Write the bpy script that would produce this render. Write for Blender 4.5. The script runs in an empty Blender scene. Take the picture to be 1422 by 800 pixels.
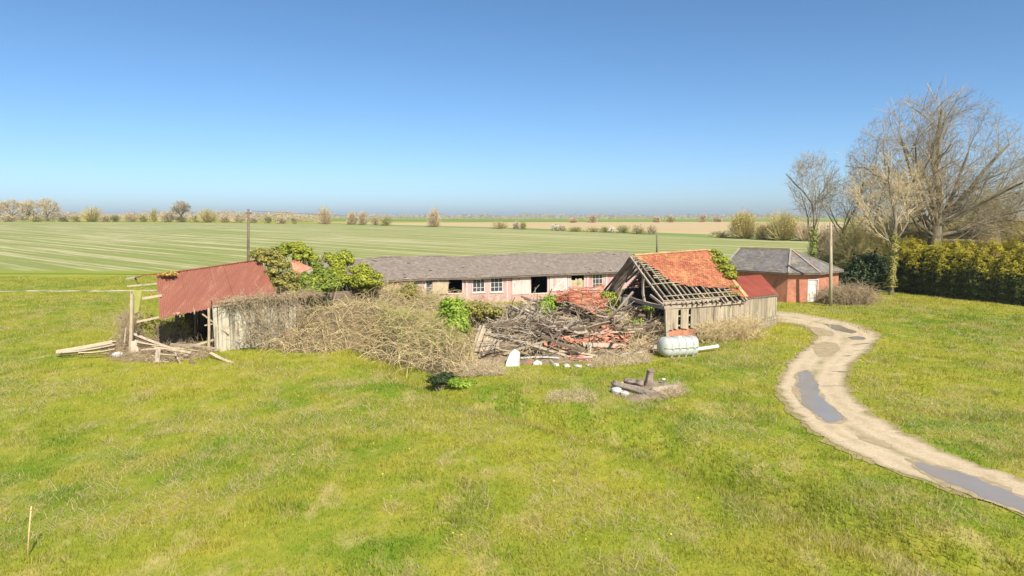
import bpy, math, random
import numpy as np
from mathutils import Vector, Matrix
random.seed(7); RNG = np.random.default_rng(11)
sc = bpy.context.scene
COL = sc.collection
F = 961.0; CX = 711.0; CY = 400.0; PITCH = math.radians(5.82); CAMH = 8.0
cp, sp = math.cos(PITCH), math.sin(PITCH)
# ------------------------------------------------------------------ terrain
def vnoise(x, y, s, seed=0):
    x = np.asarray(x, float)/s; y = np.asarray(y, float)/s
    xi = np.floor(x).astype(np.int64); yi = np.floor(y).astype(np.int64)
    fx = x-xi; fy = y-yi; fx = fx*fx*(3-2*fx); fy = fy*fy*(3-2*fy)
    def h(a, b):
        n = (a*374761393 + b*668265263 + seed*1274126177) & 0xffffffff
        n = ((n ^ (n >> 13))*1274126177) & 0xffffffff
        return ((n ^ (n >> 16)) & 0xffff)/65535.0
    return (h(xi, yi)*(1-fx)+h(xi+1, yi)*fx)*(1-fy)+(h(xi, yi+1)*(1-fx)+h(xi+1, yi+1)*fx)*fy
DITCH = None
def seg_dist(X, Y, pts):
    d = np.full(np.shape(X), 1e9)
    for (a, b) in zip(pts[:-1], pts[1:]):
        ax, ay = a; bx, by = b; dx, dy = bx-ax, by-ay
        t = np.clip(((X-ax)*dx+(Y-ay)*dy)/(dx*dx+dy*dy), 0, 1)
        d = np.minimum(d, np.hypot(X-ax-t*dx, Y-ay-t*dy))
    return d
def gz(X, Y):
    X = np.asarray(X, float); Y = np.asarray(Y, float)
    t = np.maximum(Y-85, 0); t = t*t/(t+50)
    r = np.clip(-X/np.maximum(Y, 1)*2.2, 0, 1); r = r*r*(3-2*r)
    z = (5.8+1.8*r)*(1-np.exp(-t/235.0))
    near = np.clip((75-Y)/30, 0, 1)
    z = z + near*.10*(vnoise(X, Y, 7.0, 3)-.5) + near*.05*(vnoise(X, Y, 2.4, 5)-.5)
    if DITCH is not None:
        z = z - .6*np.exp(-(seg_dist(X, Y, DITCH)/1.0)**2)*np.clip((60-Y)/10, 0, 1)
    return z
def ray(px, py):
    return Vector(((px-CX)/F, cp-sp*(CY-py)/F*-1, -sp+cp*(CY-py)/F))
def ray(px, py):
    u = (CY-py)/F
    return Vector(((px-CX)/F, cp+sp*u, -sp+cp*u))
def W(px, py, Y):
    d = ray(px, py); t = Y/d.y
    return Vector((d.x*t, Y, CAMH+d.z*t))
def G(px, py):
    d = ray(px, py); lo = 5.0; Y = 6.0; step = 1.0
    while Y < 6000:
        p = W(px, py, Y)
        if p.z <= float(gz(p.x, p.y)): break
        lo = Y; Y *= 1.02
    hi = Y
    for _ in range(25):
        m = (lo+hi)/2; p = W(px, py, m)
        if p.z <= float(gz(p.x, p.y)): hi = m
        else: lo = m
    return W(px, py, hi)
def onground(x, y, dz=0.0):
    return Vector((x, y, float(gz(x, y))+dz))
def PX(px, Y, dz=0.0):          # ground point under image column px at depth Y
    x = (px-CX)/F*(Y*cp+CAMH*sp)
    return onground(x, Y, dz)
DITCH = [(p.x, p.y) for p in [G(500, 478), G(560, 512), G(640, 545), G(700, 562), G(790, 585), G(900, 612), G(1000, 650), G(1120, 705), G(1300, 765), G(1440, 800), G(1700, 860)]]
# ------------------------------------------------------------------ mesh building
def mesh_np(name, V, Fc, mat=None, smooth=False):
    V = np.asarray(V, np.float32); Fc = np.asarray(Fc, np.int32)
    me = bpy.data.meshes.new(name)
    k = Fc.shape[1]
    me.vertices.add(len(V)); me.vertices.foreach_set('co', V.ravel())
    me.loops.add(Fc.size); me.loops.foreach_set('vertex_index', Fc.ravel())
    me.polygons.add(len(Fc)); me.polygons.foreach_set('loop_start', np.arange(0, Fc.size, k, dtype=np.int32))
    me.polygons.foreach_set('loop_total', np.full(len(Fc), k, np.int32))
    if smooth: me.polygons.foreach_set('use_smooth', np.ones(len(Fc), bool))
    me.update(calc_edges=True)
    if mat: me.materials.append(mat)
    return me
def tag(o, label=None, cat=None, group=None, kind=None):
    if label: o['label'] = label
    if cat: o['category'] = cat
    if group: o['group'] = group
    if kind: o['kind'] = kind
    return o
def empty(name, loc, label=None, cat=None, group=None):
    o = bpy.data.objects.new(name, None); COL.objects.link(o); o.location = Vector(loc)
    o.empty_display_size = .3
    return tag(o, label, cat, group)
class MB:
    """collects world-space geometry; build() links it as one mesh object"""
    def __init__(s): s.v = []; s.f = []; s.n = 0; s.q = []
    def add(s, V, Fc):
        V = np.asarray(V, float).reshape(-1, 3); off = s.n
        s.v.append(V); s.n += len(V)
        for f in Fc: s.f.append([int(i)+off for i in f])
        return s
    def addnp(s, V, Q):
        V = np.asarray(V, float).reshape(-1, 3); s.q.append(np.asarray(Q)+s.n); s.v.append(V); s.n += len(V); return s
    def hexa(s, b, t):            # 4 bottom, 4 top points
        s.add(list(b)+list(t), [(3, 2, 1, 0), (4, 5, 6, 7), (0, 1, 5, 4), (1, 2, 6, 5), (2, 3, 7, 6), (3, 0, 4, 7)]); return s
    def box(s, c, sx, sy, sz, rz=0.0, R=None):
        c = Vector(c); R = R or Matrix.Rotation(rz, 3, 'Z')
        P = [c+R@Vector((x*sx/2, y*sy/2, z*sz/2)) for z in (-1, 1) for x, y in ((-1, -1), (1, -1), (1, 1), (-1, 1))]
        return s.hexa(P[:4], P[4:])
    def beam(s, p0, p1, w, h, up=(0, 0, 1), roll=0.0, bend=0.0, n=1, taper=1.0):
        p0 = Vector(p0); p1 = Vector(p1); d = (p1-p0); L = d.length
        if L < 1e-5: return s
        d /= L; up = Vector(up)
        a = d.cross(up)
        if a.length < 1e-3: a = d.cross(Vector((1, 0, 0)))
        a.normalize(); b = a.cross(d)
        if roll: R = Matrix.Rotation(roll, 3, d); a = R@a; b = R@b
        rings = []
        for i in range(n+1):
            t = i/n; c = p0.lerp(p1, t)+b*(bend*4*t*(1-t)*-1); k = 1+(taper-1)*t
            rings.append([c-a*w/2*k-b*h/2*k, c+a*w/2*k-b*h/2*k, c+a*w/2*k+b*h/2*k, c-a*w/2*k+b*h/2*k])
        V = [p for r in rings for p in r]; Fc = [(0, 3, 2, 1)]
        for i in range(n):
            o = i*4
            for j in range(4): Fc.append((o+j, o+(j+1) % 4, o+4+(j+1) % 4, o+4+j))
        o = n*4; Fc.append((o, o+1, o+2, o+3))
        return s.add(V, Fc)
    def plate(s, pts, th, nrm=None):     # extruded polygon
        pts = [Vector(p) for p in pts]
        if nrm is None: nrm = (pts[1]-pts[0]).cross(pts[-1]-pts[0]).normalized()
        n = len(pts); V = pts+[p-Vector(nrm)*th for p in pts]
        Fc = [tuple(range(n)), tuple(range(2*n-1, n-1, -1))]+[(i, i+n, (i+1) % n+n, (i+1) % n) for i in range(n)]
        return s.add(V, Fc)
    def tube(s, pts, rads, k=8, cap=True):
        pts = [Vector(p) for p in pts]; V = []; Fc = []
        for i, p in enumerate(pts):
            d = (pts[min(i+1, len(pts)-1)]-pts[max(i-1, 0)]).normalized()
            a = d.cross(Vector((.13, .27, .95)));
            if a.length < .05: a = d.cross(Vector((1, 0, 0)))
            a.normalize(); b = d.cross(a)
            for j in range(k):
                t = 2*math.pi*j/k; V.append(p+(a*math.cos(t)+b*math.sin(t))*rads[i])
        for i in range(len(pts)-1):
            for j in range(k): Fc.append((i*k+j, i*k+(j+1) % k, (i+1)*k+(j+1) % k, (i+1)*k+j))
        if cap: Fc.append(tuple(range(k-1, -1, -1))); Fc.append(tuple((len(pts)-1)*k+j for j in range(k)))
        return s.add(V, Fc)
    def build(s, name, mat, parent=None, smooth=False):
        V = np.concatenate(s.v) if s.v else np.zeros((0, 3))
        if parent is not None: V = V-np.array(wloc(parent))
        if s.q and not s.f:
            me = mesh_np(name, V, np.concatenate(s.q), mat, smooth)
        else:
            fs = s.f+[list(map(int, r)) for q in s.q for r in q]
            me = bpy.data.meshes.new(name); me.from_pydata([tuple(p) for p in V], [], fs)
            if smooth: me.polygons.foreach_set('use_smooth', np.ones(len(me.polygons), bool))
            me.update(); me.materials.append(mat)
        o = bpy.data.objects.new(name, me); COL.objects.link(o)
        if parent is not None: o.parent = parent
        return o
def wloc(o):
    v = Vector((0, 0, 0))
    while o is not None: v = v+o.location; o = o.parent
    return v
def obj(name, me, parent=None, rebase=None):
    o = bpy.data.objects.new(name, me); COL.objects.link(o)
    if parent is not None: o.parent = parent
    return o
def local(V, loc): return np.asarray(V, float)-np.array(loc)
def solo(mb, name, mat, loc, smooth=False, **kw):
    """one-mesh thing with its origin at loc"""
    mb.v = [np.concatenate(mb.v)-np.array(loc)]
    o = mb.build(name, mat, None, smooth); o.location = Vector(loc); return tag(o, **kw)
# vectorised segments (tapered prisms)
def segs_geo(P0, P1, R0, R1, k=3):
    P0 = np.asarray(P0, float); P1 = np.asarray(P1, float); n = len(P0)
    D = P1-P0; L = np.linalg.norm(D, axis=1, keepdims=True); D = D/np.maximum(L, 1e-9)
    A = np.cross(D, np.array([.31, .17, .93])); A /= np.maximum(np.linalg.norm(A, axis=1, keepdims=True), 1e-6)
    B = np.cross(D, A); V = np.zeros((n, 2*k, 3))
    for j in range(k):
        t = 2*math.pi*j/k; c = A*math.cos(t)+B*math.sin(t)
        V[:, j] = P0+c*np.asarray(R0)[:, None]; V[:, k+j] = P1+c*np.asarray(R1)[:, None]
    base = (np.arange(n)*2*k)[:, None]; Q = []
    for j in range(k): Q.append(np.concatenate([base+j, base+(j+1) % k, base+k+(j+1) % k, base+k+j], axis=1))
    return V.reshape(-1, 3), np.concatenate(Q)
def leaf_geo(C, N, S, elong=1.4, fold=0.0):
    """quad leaves at C facing N with size S"""
    n = len(C); N = N/np.maximum(np.linalg.norm(N, axis=1, keepdims=True), 1e-6)
    T = RNG.normal(size=(n, 3)); T -= (T*N).sum(1, keepdims=True)*N; T /= np.maximum(np.linalg.norm(T, axis=1, keepdims=True), 1e-6)
    B = np.cross(N, T); S = np.asarray(S)[:, None]
    V = np.stack([C-T*S*elong*.5, C+B*S*.5, C+T*S*elong*.5, C-B*S*.5], axis=1)
    Q = np.arange(4*n).reshape(n, 4)
    return V.reshape(-1, 3), Q
def rdirs(n):
    d = RNG.normal(size=(n, 3)); return d/np.linalg.norm(d, axis=1, keepdims=True)
def inpoly(X, Y, poly):
    ins = np.zeros(np.shape(X), bool); n = len(poly)
    for i in range(n):
        x0, y0 = poly[i]; x1, y1 = poly[(i+1) % n]
        c = ((y0 > Y) != (y1 > Y)) & (X < (x1-x0)*(Y-y0)/((y1-y0) if abs(y1-y0) > 1e-9 else 1e-9)+x0)
        ins ^= c
    return ins
def polysample(poly, n):
    P = np.array(poly); lo = P.min(0); hi = P.max(0); out = np.zeros((0, 2))
    while len(out) < n:
        q = RNG.uniform(lo, hi, size=(n*3, 2)); out = np.concatenate([out, q[inpoly(q[:, 0], q[:, 1], poly)]])
    return out[:n]
def polydist(X, Y, poly): return seg_dist(X, Y, list(poly)+[poly[0]])
# ------------------------------------------------------------------ materials
MATS = {}
def nt(name):
    m = bpy.data.materials.new(name); m.use_nodes = True; t = m.node_tree; t.nodes.clear()
    return m, t
class NB:
    def __init__(s, t): s.t = t
    def n(s, typ, **kw):
        x = s.t.nodes.new(typ)
        for k, v in kw.items():
            if k.startswith('i_'): x.inputs[k[2:].replace('_', ' ')].default_value = v
            else: setattr(x, k, v)
        return x
    def l(s, a, b): s.t.links.new(a, b)
    def math(s, op, a, b=None, c=None, clamp=False):
        x = s.n('ShaderNodeMath', operation=op, use_clamp=clamp)
        for i, v in enumerate((a, b, c)):
            if v is None: continue
            if isinstance(v, (int, float)): x.inputs[i].default_value = v
            else: s.l(v, x.inputs[i])
        return x.outputs[0]
    def mix(s, fac, a, b, typ='MIX'):
        x = s.n('ShaderNodeMix', data_type='RGBA', blend_type=typ)
        for i, v in ((0, fac), (6, a), (7, b)):
            if isinstance(v, (int, float)): x.inputs[i].default_value = v
            elif isinstance(v, tuple): x.inputs[i].default_value = (*v, 1)
            else: s.l(v, x.inputs[i])
        return x.outputs[2]
    def ramp(s, fac, stops, interp='LINEAR'):
        x = s.n('ShaderNodeValToRGB'); r = x.color_ramp; r.interpolation = interp
        while len(r.elements) < len(stops): r.elements.new(.5)
        for e, (p, c) in zip(r.elements, stops): e.position = p; e.color = (*c, 1) if isinstance(c, tuple) else (c, c, c, 1)
        s.l(fac, x.inputs[0]); return x.outputs[0]
    def noise(s, vec, scale, detail=4, rough=.55, dist=0.0):
        x = s.n('ShaderNodeTexNoise'); x.inputs['Scale'].default_value = scale; x.inputs['Detail'].default_value = detail
        x.inputs['Roughness'].default_value = rough; x.inputs['Distortion'].default_value = dist
        if vec is not None: s.l(vec, x.inputs['Vector'])
        return x.outputs['Fac']
    def scaled(s, vec, sc3):
        x = s.n('ShaderNodeVectorMath', operation='MULTIPLY'); s.l(vec, x.inputs[0]); x.inputs[1].default_value = sc3; return x.outputs[0]
def simple(name, c1, c2, scale=3.0, rough=.9, stretch=(1, 1, 1), island=.25, c3=None, t3=.62, scale3=None, bump=.3, metallic=0.0, trans=0.0, spec=.3, hue=0.0, c3w=.06):
    """noise mix c1/c2, optional third colour patches, per-island value variation, bump"""
    m, t = nt(name); b = NB(t)
    tc = b.n('ShaderNodeTexCoord').outputs['Object']; v = b.scaled(tc, stretch)
    nz = b.noise(v, scale, 6, .6)
    col = b.ramp(nz, [(.3, c1), (.7, c2)])
    if c3 is not None:
        n3 = b.noise(b.scaled(tc, stretch), scale3 or scale*.5, 5, .65)
        col = b.mix(b.ramp(n3, [(t3-c3w, 0.0), (t3+c3w, 1.0)]), col, c3)
    if island:
        rnd = b.n('ShaderNodeNewGeometry').outputs['Random Per Island']
        k = b.math('MULTIPLY_ADD', rnd, 2*island, 1-island)
        hs = b.n('ShaderNodeHueSaturation'); b.l(col, hs.inputs['Color']); b.l(k, hs.inputs['Value'])
        if hue:
            r2 = b.math('FRACT', b.math('MULTIPLY', rnd, 17.3)); b.l(b.math('MULTIPLY_ADD', r2, 2*hue, .5-hue), hs.inputs['Hue'])
        col = hs.outputs[0]
    p = b.n('ShaderNodeBsdfPrincipled'); b.l(col, p.inputs['Base Color'])
    p.inputs['Roughness'].default_value = rough; p.inputs['Metallic'].default_value = metallic
    p.inputs['Specular IOR Level'].default_value = spec
    if bump:
        bp = b.n('ShaderNodeBump'); bp.inputs['Strength'].default_value = bump; bp.inputs['Distance'].default_value = .03
        b.l(b.noise(v, scale*3, 4), bp.inputs['Height']); b.l(bp.outputs[0], p.inputs['Normal'])
    out = b.n('ShaderNodeOutputMaterial'); sh = p.outputs[0]
    if trans:
        tr = b.n('ShaderNodeBsdfTranslucent'); b.l(col, tr.inputs[0]); mx = b.n('ShaderNodeMixShader'); mx.inputs[0].default_value = trans
        b.l(p.outputs[0], mx.inputs[1]); b.l(tr.outputs[0], mx.inputs[2]); sh = mx.outputs[0]
    b.l(sh, out.inputs[0]); MATS[name] = m; return m
HAZE = 0.00018
# ------------------------------------------------------------------ camera, world, sun
cam = bpy.data.cameras.new('camera'); co = bpy.data.objects.new('camera', cam); COL.objects.link(co)
co.location = (0, 0, CAMH); co.rotation_euler = (math.radians(90)-PITCH, 0, 0)
cam.sensor_width = 36; cam.lens = F*36/1422; cam.clip_start = .1; cam.clip_end = 20000; sc.camera = co
SUN_EL = math.radians(43); SX, SY = .48, -.877
w = bpy.data.worlds.new('World'); sc.world = w; w.use_nodes = True; t = w.node_tree
bg = t.nodes['Background']; sky = t.nodes.new('ShaderNodeTexSky'); sky.sky_type = 'NISHITA'; sky.sun_disc = False
sky.sun_elevation = SUN_EL; sky.sun_rotation = math.atan2(SX, SY); sky.air_density = .6; sky.dust_density = .95; sky.ozone_density = 3.6
sky.altitude = 0
hs_ = t.nodes.new('ShaderNodeHueSaturation'); hs_.inputs['Saturation'].default_value = 1.10; hs_.inputs['Hue'].default_value = .4935; t.links.new(sky.outputs[0], hs_.inputs['Color']); t.links.new(hs_.outputs[0], bg.inputs[0]); bg.inputs[1].default_value = .112
sl = bpy.data.lights.new('sun', 'SUN'); so = bpy.data.objects.new('sun', sl); COL.objects.link(so)
sl.energy = 5.0; sl.angle = math.radians(.55); sl.color = (1.0, .925, .79)
sv = Vector((SX*math.cos(SUN_EL), SY*math.cos(SUN_EL), math.sin(SUN_EL)))
so.rotation_euler = sv.to_track_quat('Z', 'Y').to_euler(); so.location = (30, -30, 40)
sc.view_settings.view_transform = 'Standard'; sc.view_settings.look = 'None'; sc.view_settings.gamma = 1
sc.view_settings.exposure = .6
sc.cycles.max_bounces = 6; sc.cycles.transparent_max_bounces = 6; sc.cycles.volume_bounces = 0
sc.cycles.diffuse_bounces = 3; sc.cycles.use_denoising = True

# ------------------------------------------------------------------ grass colour shared by soil sheet and blades
def grass_colour(b, pos):
    big = b.noise(pos, .07, 5, .62); mid = b.noise(pos, .45, 5, .65); mid2 = b.noise(b.scaled(pos, (1.0, .55, 1)), .8, 6, .7)
    c = b.mix(b.ramp(big, [(.40, 0.0), (.62, 1.0)]), (.155, .24, .017), (.355, .34, .035))
    c = b.mix(b.ramp(mid, [(.42, 0.0), (.64, .85)]), c, (.38, .34, .05))
    c = b.mix(b.ramp(mid2, [(.52, 0.0), (.68, .75)]), c, (.50, .40, .17))
    ol = b.noise(pos, .19, 4, .6)
    c = b.mix(b.ramp(ol, [(.55, 0.0), (.75, .5)]), c, (.32, .26, .06))
    return c
m, t = nt('grass_soil'); b = NB(t); pos = b.n('ShaderNodeNewGeometry').outputs['Position']
c = grass_colour(b, pos); fine = b.noise(b.scaled(pos, (1, .6, 1)), 3.2, 8, .75)
c = b.mix(b.ramp(fine, [(.35, .55), (.62, 0.0)]), c, (.15, .19, .02))
sep = b.n('ShaderNodeSeparateXYZ'); b.l(pos, sep.inputs[0])
farm = b.ramp(b.math('MULTIPLY_ADD', sep.outputs[1], .02, -1.5), [(.0, 0.0), (.5, 1.0)])
c = b.mix(b.math('MULTIPLY', farm, .8), c, (.25, .30, .04))
pb = b.n('ShaderNodeBsdfPrincipled'); b.l(c, pb.inputs[0]); pb.inputs['Roughness'].default_value = 1; pb.inputs['Specular IOR Level'].default_value = .1
bp = b.n('ShaderNodeBump'); bp.inputs['Strength'].default_value = .6; bp.inputs['Distance'].default_value = .12; b.l(fine, bp.inputs['Height']); b.l(bp.outputs[0], pb.inputs['Normal'])
o_ = b.n('ShaderNodeOutputMaterial'); b.l(pb.outputs[0], o_.inputs[0]); M_SOIL = m

def blade_mat(name, straw):
    m, t = nt(name); b = NB(t); ge = b.n('ShaderNodeNewGeometry'); pos = ge.outputs['Position']; rnd = ge.outputs['Random Per Island']
    if straw: c = b.ramp(rnd, [(0, (.50, .40, .20)), (.6, (.66, .55, .32)), (1, (.42, .38, .14))])
    else:
        c = grass_colour(b, pos)
        c = b.mix(b.ramp(rnd, [(.80, 0.0), (.97, .8)]), c, (.42, .36, .16))
        hs = b.n('ShaderNodeHueSaturation'); b.l(c, hs.inputs['Color']); b.l(b.math('MULTIPLY_ADD', rnd, .5, .95), hs.inputs['Value']); c = hs.outputs[0]
    p = b.n('ShaderNodeBsdfPrincipled'); b.l(c, p.inputs[0]); p.inputs['Roughness'].default_value = .75; p.inputs['Specular IOR Level'].default_value = .15
    tr = b.n('ShaderNodeBsdfTranslucent'); b.l(c, tr.inputs[0]); mx = b.n('ShaderNodeMixShader'); mx.inputs[0].default_value = .5
    b.l(p.outputs[0], mx.inputs[1]); b.l(tr.outputs[0], mx.inputs[2]); o = b.n('ShaderNodeOutputMaterial'); b.l(mx.outputs[0], o.inputs[0]); return m
M_BLADE = blade_mat('grass_blade', False); M_STRAW = blade_mat('straw_blade', True)

# ------------------------------------------------------------------ ground sheet
def axis(lo, hi, step, far, k=1.18):
    a = list(np.arange(lo, hi+1e-6, step)); s = step
    while a[-1] < far: s *= k; a.append(a[-1]+s)
    s = step; pre = []
    x = lo
    while x > -far: s *= k; x -= s; pre.append(x)
    return np.array(pre[::-1]+a)
xs = axis(-52, 60, .5, 7000); ys = axis(4, 112, .5, 7000); ys = np.concatenate([[-300, -100, -40, -15, -4], ys[ys > 2]])
XX, YY = np.meshgrid(xs, ys); ZZ = gz(XX, np.maximum(YY, 4))
idx = np.arange(XX.size).reshape(XX.shape)
Q = np.stack([idx[:-1, :-1], idx[:-1, 1:], idx[1:, 1:], idx[1:, :-1]], -1).reshape(-1, 4)
gnd = obj('ground', mesh_np('ground', np.stack([XX, YY, ZZ], -1).reshape(-1, 3), Q, M_SOIL, True)); tag(gnd, 'rough green pasture ground reaching to the horizon', 'ground', kind='structure')

# ------------------------------------------------------------------ track
TL = [(990, 441), (1040, 444), (1085, 448), (1114, 452), (1133, 463), (1133, 475), (1111, 492), (1092, 512), (1083, 536), (1091, 560), (1120, 588), (1160, 616), (1220, 645), (1300, 673), (1372, 697), (1422, 717), (1570, 782)]
TR = [(1000, 430), (1050, 430), (1090, 433), (1140, 441), (1190, 452), (1218, 467), (1204, 484), (1180, 508), (1172, 534), (1190, 560), (1228, 588), (1284, 618), (1340, 640), (1422, 670), (1500, 706), (1570, 735), (1700, 790)]
def catmull(P, n):
    P = [np.array(p, float) for p in P]; P = [2*P[0]-P[1]]+P+[2*P[-1]-P[-2]]; out = []
    for i in range(1, len(P)-2):
        for j in range(n):
            t = j/n; a, b_, c, d = P[i-1:i+3]
            out.append(.5*((2*b_)+(-a+c)*t+(2*a-5*b_+4*c-d)*t*t+(-a+3*b_-3*c+d)*t**3))
    out.append(P[-2]); return np.array(out)
Lw = catmull([tuple(G(*p))[:2] for p in TL], 34); Rw = catmull([tuple(G(*p))[:2] for p in TR], 34)
M_TRACKC = None
def jit(P, amp, seed):
    return P+amp*np.stack([vnoise(P[:, 0], P[:, 1], .6, seed)-.5, vnoise(P[:, 0], P[:, 1], .6, seed+1)-.5], -1)+amp*.9*np.stack([vnoise(P[:, 0], P[:, 1], .22, seed+5)-.5, vnoise(P[:, 0], P[:, 1], .22, seed+6)-.5], -1)
def ribbon(L, R, k, dz):
    V = []
    for j in range(k+1):
        P = L+(R-L)*j/k; V.append(np.column_stack([P, gz(P[:, 0], P[:, 1])+dz]))
    V = np.stack(V, 1); n = len(L); idx = np.arange(n*(k+1)).reshape(n, k+1)
    return V.reshape(-1, 3), np.stack([idx[:-1, :-1], idx[:-1, 1:], idx[1:, 1:], idx[1:, :-1]], -1).reshape(-1, 4)
m, t = nt('track_gravel'); b = NB(t); pos = b.n('ShaderNodeNewGeometry').outputs['Position']
at = b.n('ShaderNodeAttribute', attribute_name='across').outputs['Fac']
n1 = b.noise(pos, .55, 6, .65); n2 = b.noise(pos, 9, 5, .7)
c = b.mix(n1, (.45, .35, .215), (.62, .51, .335)); c = b.mix(b.ramp(n2, [(.35, .45), (.6, 0.0)]), c, (.27, .205, .12))
mid = b.ramp(b.math('ABSOLUTE', b.math('MULTIPLY_ADD', at, 1.0, -.5)), [(.02, .75), (.13, 0.0)])
c = b.mix(b.math('MULTIPLY', mid, b.ramp(b.noise(pos, .35, 5, .65), [(.40, 0.0), (.56, 1.0)])), c, (.22, .18, .075))
edge = b.ramp(b.math('ABSOLUTE', b.math('MULTIPLY_ADD', at, 1.0, -.5)), [(.40, 0.0), (.5, .7)])
c = b.mix(edge, c, (.25, .20, .10))
rut = b.ramp(b.math('ABSOLUTE', b.math('MULTIPLY_ADD', b.math('ABSOLUTE', b.math('MULTIPLY_ADD', at, 1.0, -.5)), 1.0, -.24)), [(.02, .55), (.09, 0.0)])
c = b.mix(b.math('MULTIPLY', rut, b.ramp(b.noise(pos, .8, 5, .65), [(.42, 0.0), (.6, 1.0)])), c, (.33, .25, .145))
c = b.mix(b.ramp(b.noise(pos, 22, 3, .6), [(.62, 0.0), (.72, .6)]), c, (.72, .64, .50))
p = b.n('ShaderNodeBsdfPrincipled'); b.l(c, p.inputs[0]); p.inputs['Roughness'].default_value = .95
bp = b.n('ShaderNodeBump'); bp.inputs['Strength'].default_value = .5; bp.inputs['Distance'].default_value = .03; b.l(n2, bp.inputs['Height']); b.l(bp.outputs[0], p.inputs['Normal'])
o_ = b.n('ShaderNodeOutputMaterial'); b.l(p.outputs[0], o_.inputs[0]); M_TRACK = m
M_VERGE = simple('verge_soil', (.22, .19, .07), (.36, .28, .13), 1.5, island=0, c3=(.20, .25, .03), scale3=1.2)
cen = (Lw+Rw)/2
V, Q = ribbon(jit(cen+(Lw-cen)*1.16, .35, 31), jit(cen+(Rw-cen)*1.16, .35, 33), 6, .022)
tag(obj('track_verge', mesh_np('track_verge', V, Q, M_VERGE, True)), 'worn muddy verge along the gravel farm track', 'verge', kind='structure')
Lj = jit(Lw, .3, 41); Rj = jit(Rw, .3, 43)
V, Q = ribbon(Lj, Rj, 10, .034)
me = mesh_np('farm_track', V, Q, M_TRACK, True); a = me.attributes.new('across', 'FLOAT', 'POINT'); a.data.foreach_set('value', np.tile(np.linspace(0, 1, 11), len(Lw)).astype(np.float32))
tag(obj('farm_track', me), 'pale gravel farm track curving away past the barns', 'track', kind='structure')
# pale footpath across the left
pth = np.array([tuple(G(x, y))[:2] for x, y in catmull([(-260, 405), (-60, 405), (60, 404.5), (130, 404.5), (190, 404), (260, 403.5), (330, 402), (420, 400)], 10)])
M_PATH = simple('path_dirt', (.48, .42, .27), (.60, .53, .36), 2, island=0, c3=(.17, .20, .05), t3=.5, scale3=.5)
nrm = np.gradient(pth, axis=0); nrm = np.stack([-nrm[:, 1], nrm[:, 0]], -1)/np.linalg.norm(nrm, axis=1, keepdims=True)
wd = (.6+.5*vnoise(pth[:, 0], pth[:, 1], 3, 9))[:, None]
V, Q = ribbon(pth-nrm*wd, pth+nrm*wd, 3, .03)
tag(obj('footpath', mesh_np('footpath', V, Q, M_PATH)), 'thin pale footpath crossing the grass behind the left barn', 'path', kind='structure')
# puddles and mud
m, t = nt('puddle_water'); b = NB(t); pos = b.n('ShaderNodeNewGeometry').outputs['Position']
c = b.mix(b.noise(pos, .8, 4), (.24, .21, .165), (.33, .28, .215))
p = b.n('ShaderNodeBsdfPrincipled'); b.l(c, p.inputs[0]); p.inputs['Roughness'].default_value = .04; p.inputs['IOR'].default_value = 1.9; p.inputs['Specular IOR Level'].default_value = .6
bp = b.n('ShaderNodeBump'); bp.inputs['Strength'].default_value = .12; bp.inputs['Distance'].default_value = .02; b.l(b.noise(b.scaled(pos, (1, .4, 1)), 3, 3), bp.inputs['Height']); b.l(bp.outputs[0], p.inputs['Normal'])
o_ = b.n('ShaderNodeOutputMaterial'); b.l(p.outputs[0], o_.inputs[0]); M_WATER = m
M_MUD = simple('wet_mud', (.28, .215, .125), (.44, .345, .21), 3, rough=.7, island=0)
def patch(name, poly, mat, dz, label, cat, grow=0.0, seed=0):
    P = catmull([tuple(G(*q))[:2] for q in poly]+[tuple(G(*poly[0]))[:2]], 8)[:-1]
    ctr = P.mean(0); d = P-ctr; P = ctr+d*(1+grow/np.linalg.norm(d, axis=1, keepdims=True)); P = jit(P, .22, seed)
    V = [(*ctr, 0)]; fr = [.35, .7, 1.0]; n = len(P)
    for f_ in fr: V += [(*(ctr+(q-ctr)*f_), 0) for q in P]
    V = np.array(V); V[:, 2] = gz(V[:, 0], V[:, 1])+dz
    Fc = [(0, 1+i, 1+(i+1) % n) for i in range(n)]
    for r in range(2): Fc += [(1+r*n+i, 1+(r+1)*n+i, 1+(r+1)*n+(i+1) % n, 1+r*n+(i+1) % n) for i in range(n)]
    mb = MB().add(V, Fc); o = mb.build(name, mat); tag(o, label, cat, kind='structure')
P1 = [(1108, 518), (1124, 516), (1134, 530), (1138, 548), (1154, 566), (1173, 584), (1150, 588), (1128, 574), (1111, 556), (1105, 538)]
P2 = [(1262, 640), (1300, 648), (1350, 662), (1400, 682), (1450, 704), (1520, 734), (1490, 738), (1420, 713), (1370, 698), (1310, 672), (1276, 655)]
P3 = [(1142, 450), (1165, 452), (1188, 460), (1182, 464), (1158, 459)]
patch('mud_patch', P1, M_MUD, .042, 'wet mud rim round the long blue puddle in the bend', 'mud', .16, 1)
patch('puddle', P1, M_WATER, .047, 'long blue puddle in the bend of the track', 'puddle', -.08, 2)
patch('mud_patch', P2, M_MUD, .042, 'wet mud rim round the puddle at the right edge', 'mud', .08, 3)
patch('puddle', P2, M_WATER, .047, 'brown and blue puddle at the near right end of the track', 'puddle', -.18, 4)
patch('puddle', P3, M_WATER, .047, 'small brown puddle at the far bend of the track', 'puddle', -.15, 5)
patch('puddle', [(1182, 468), (1198, 469), (1198, 472), (1186, 472)], M_WATER, .047, 'tiny puddle nearest the grass at the far bend', 'puddle', .1, 6)
patch('mud_patch', [(1132, 478), (1150, 476), (1164, 480), (1156, 492), (1140, 496), (1132, 488)], M_MUD, .042, 'damp brown mud patch between the far bend and the long puddle', 'mud', .1, 7)
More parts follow.
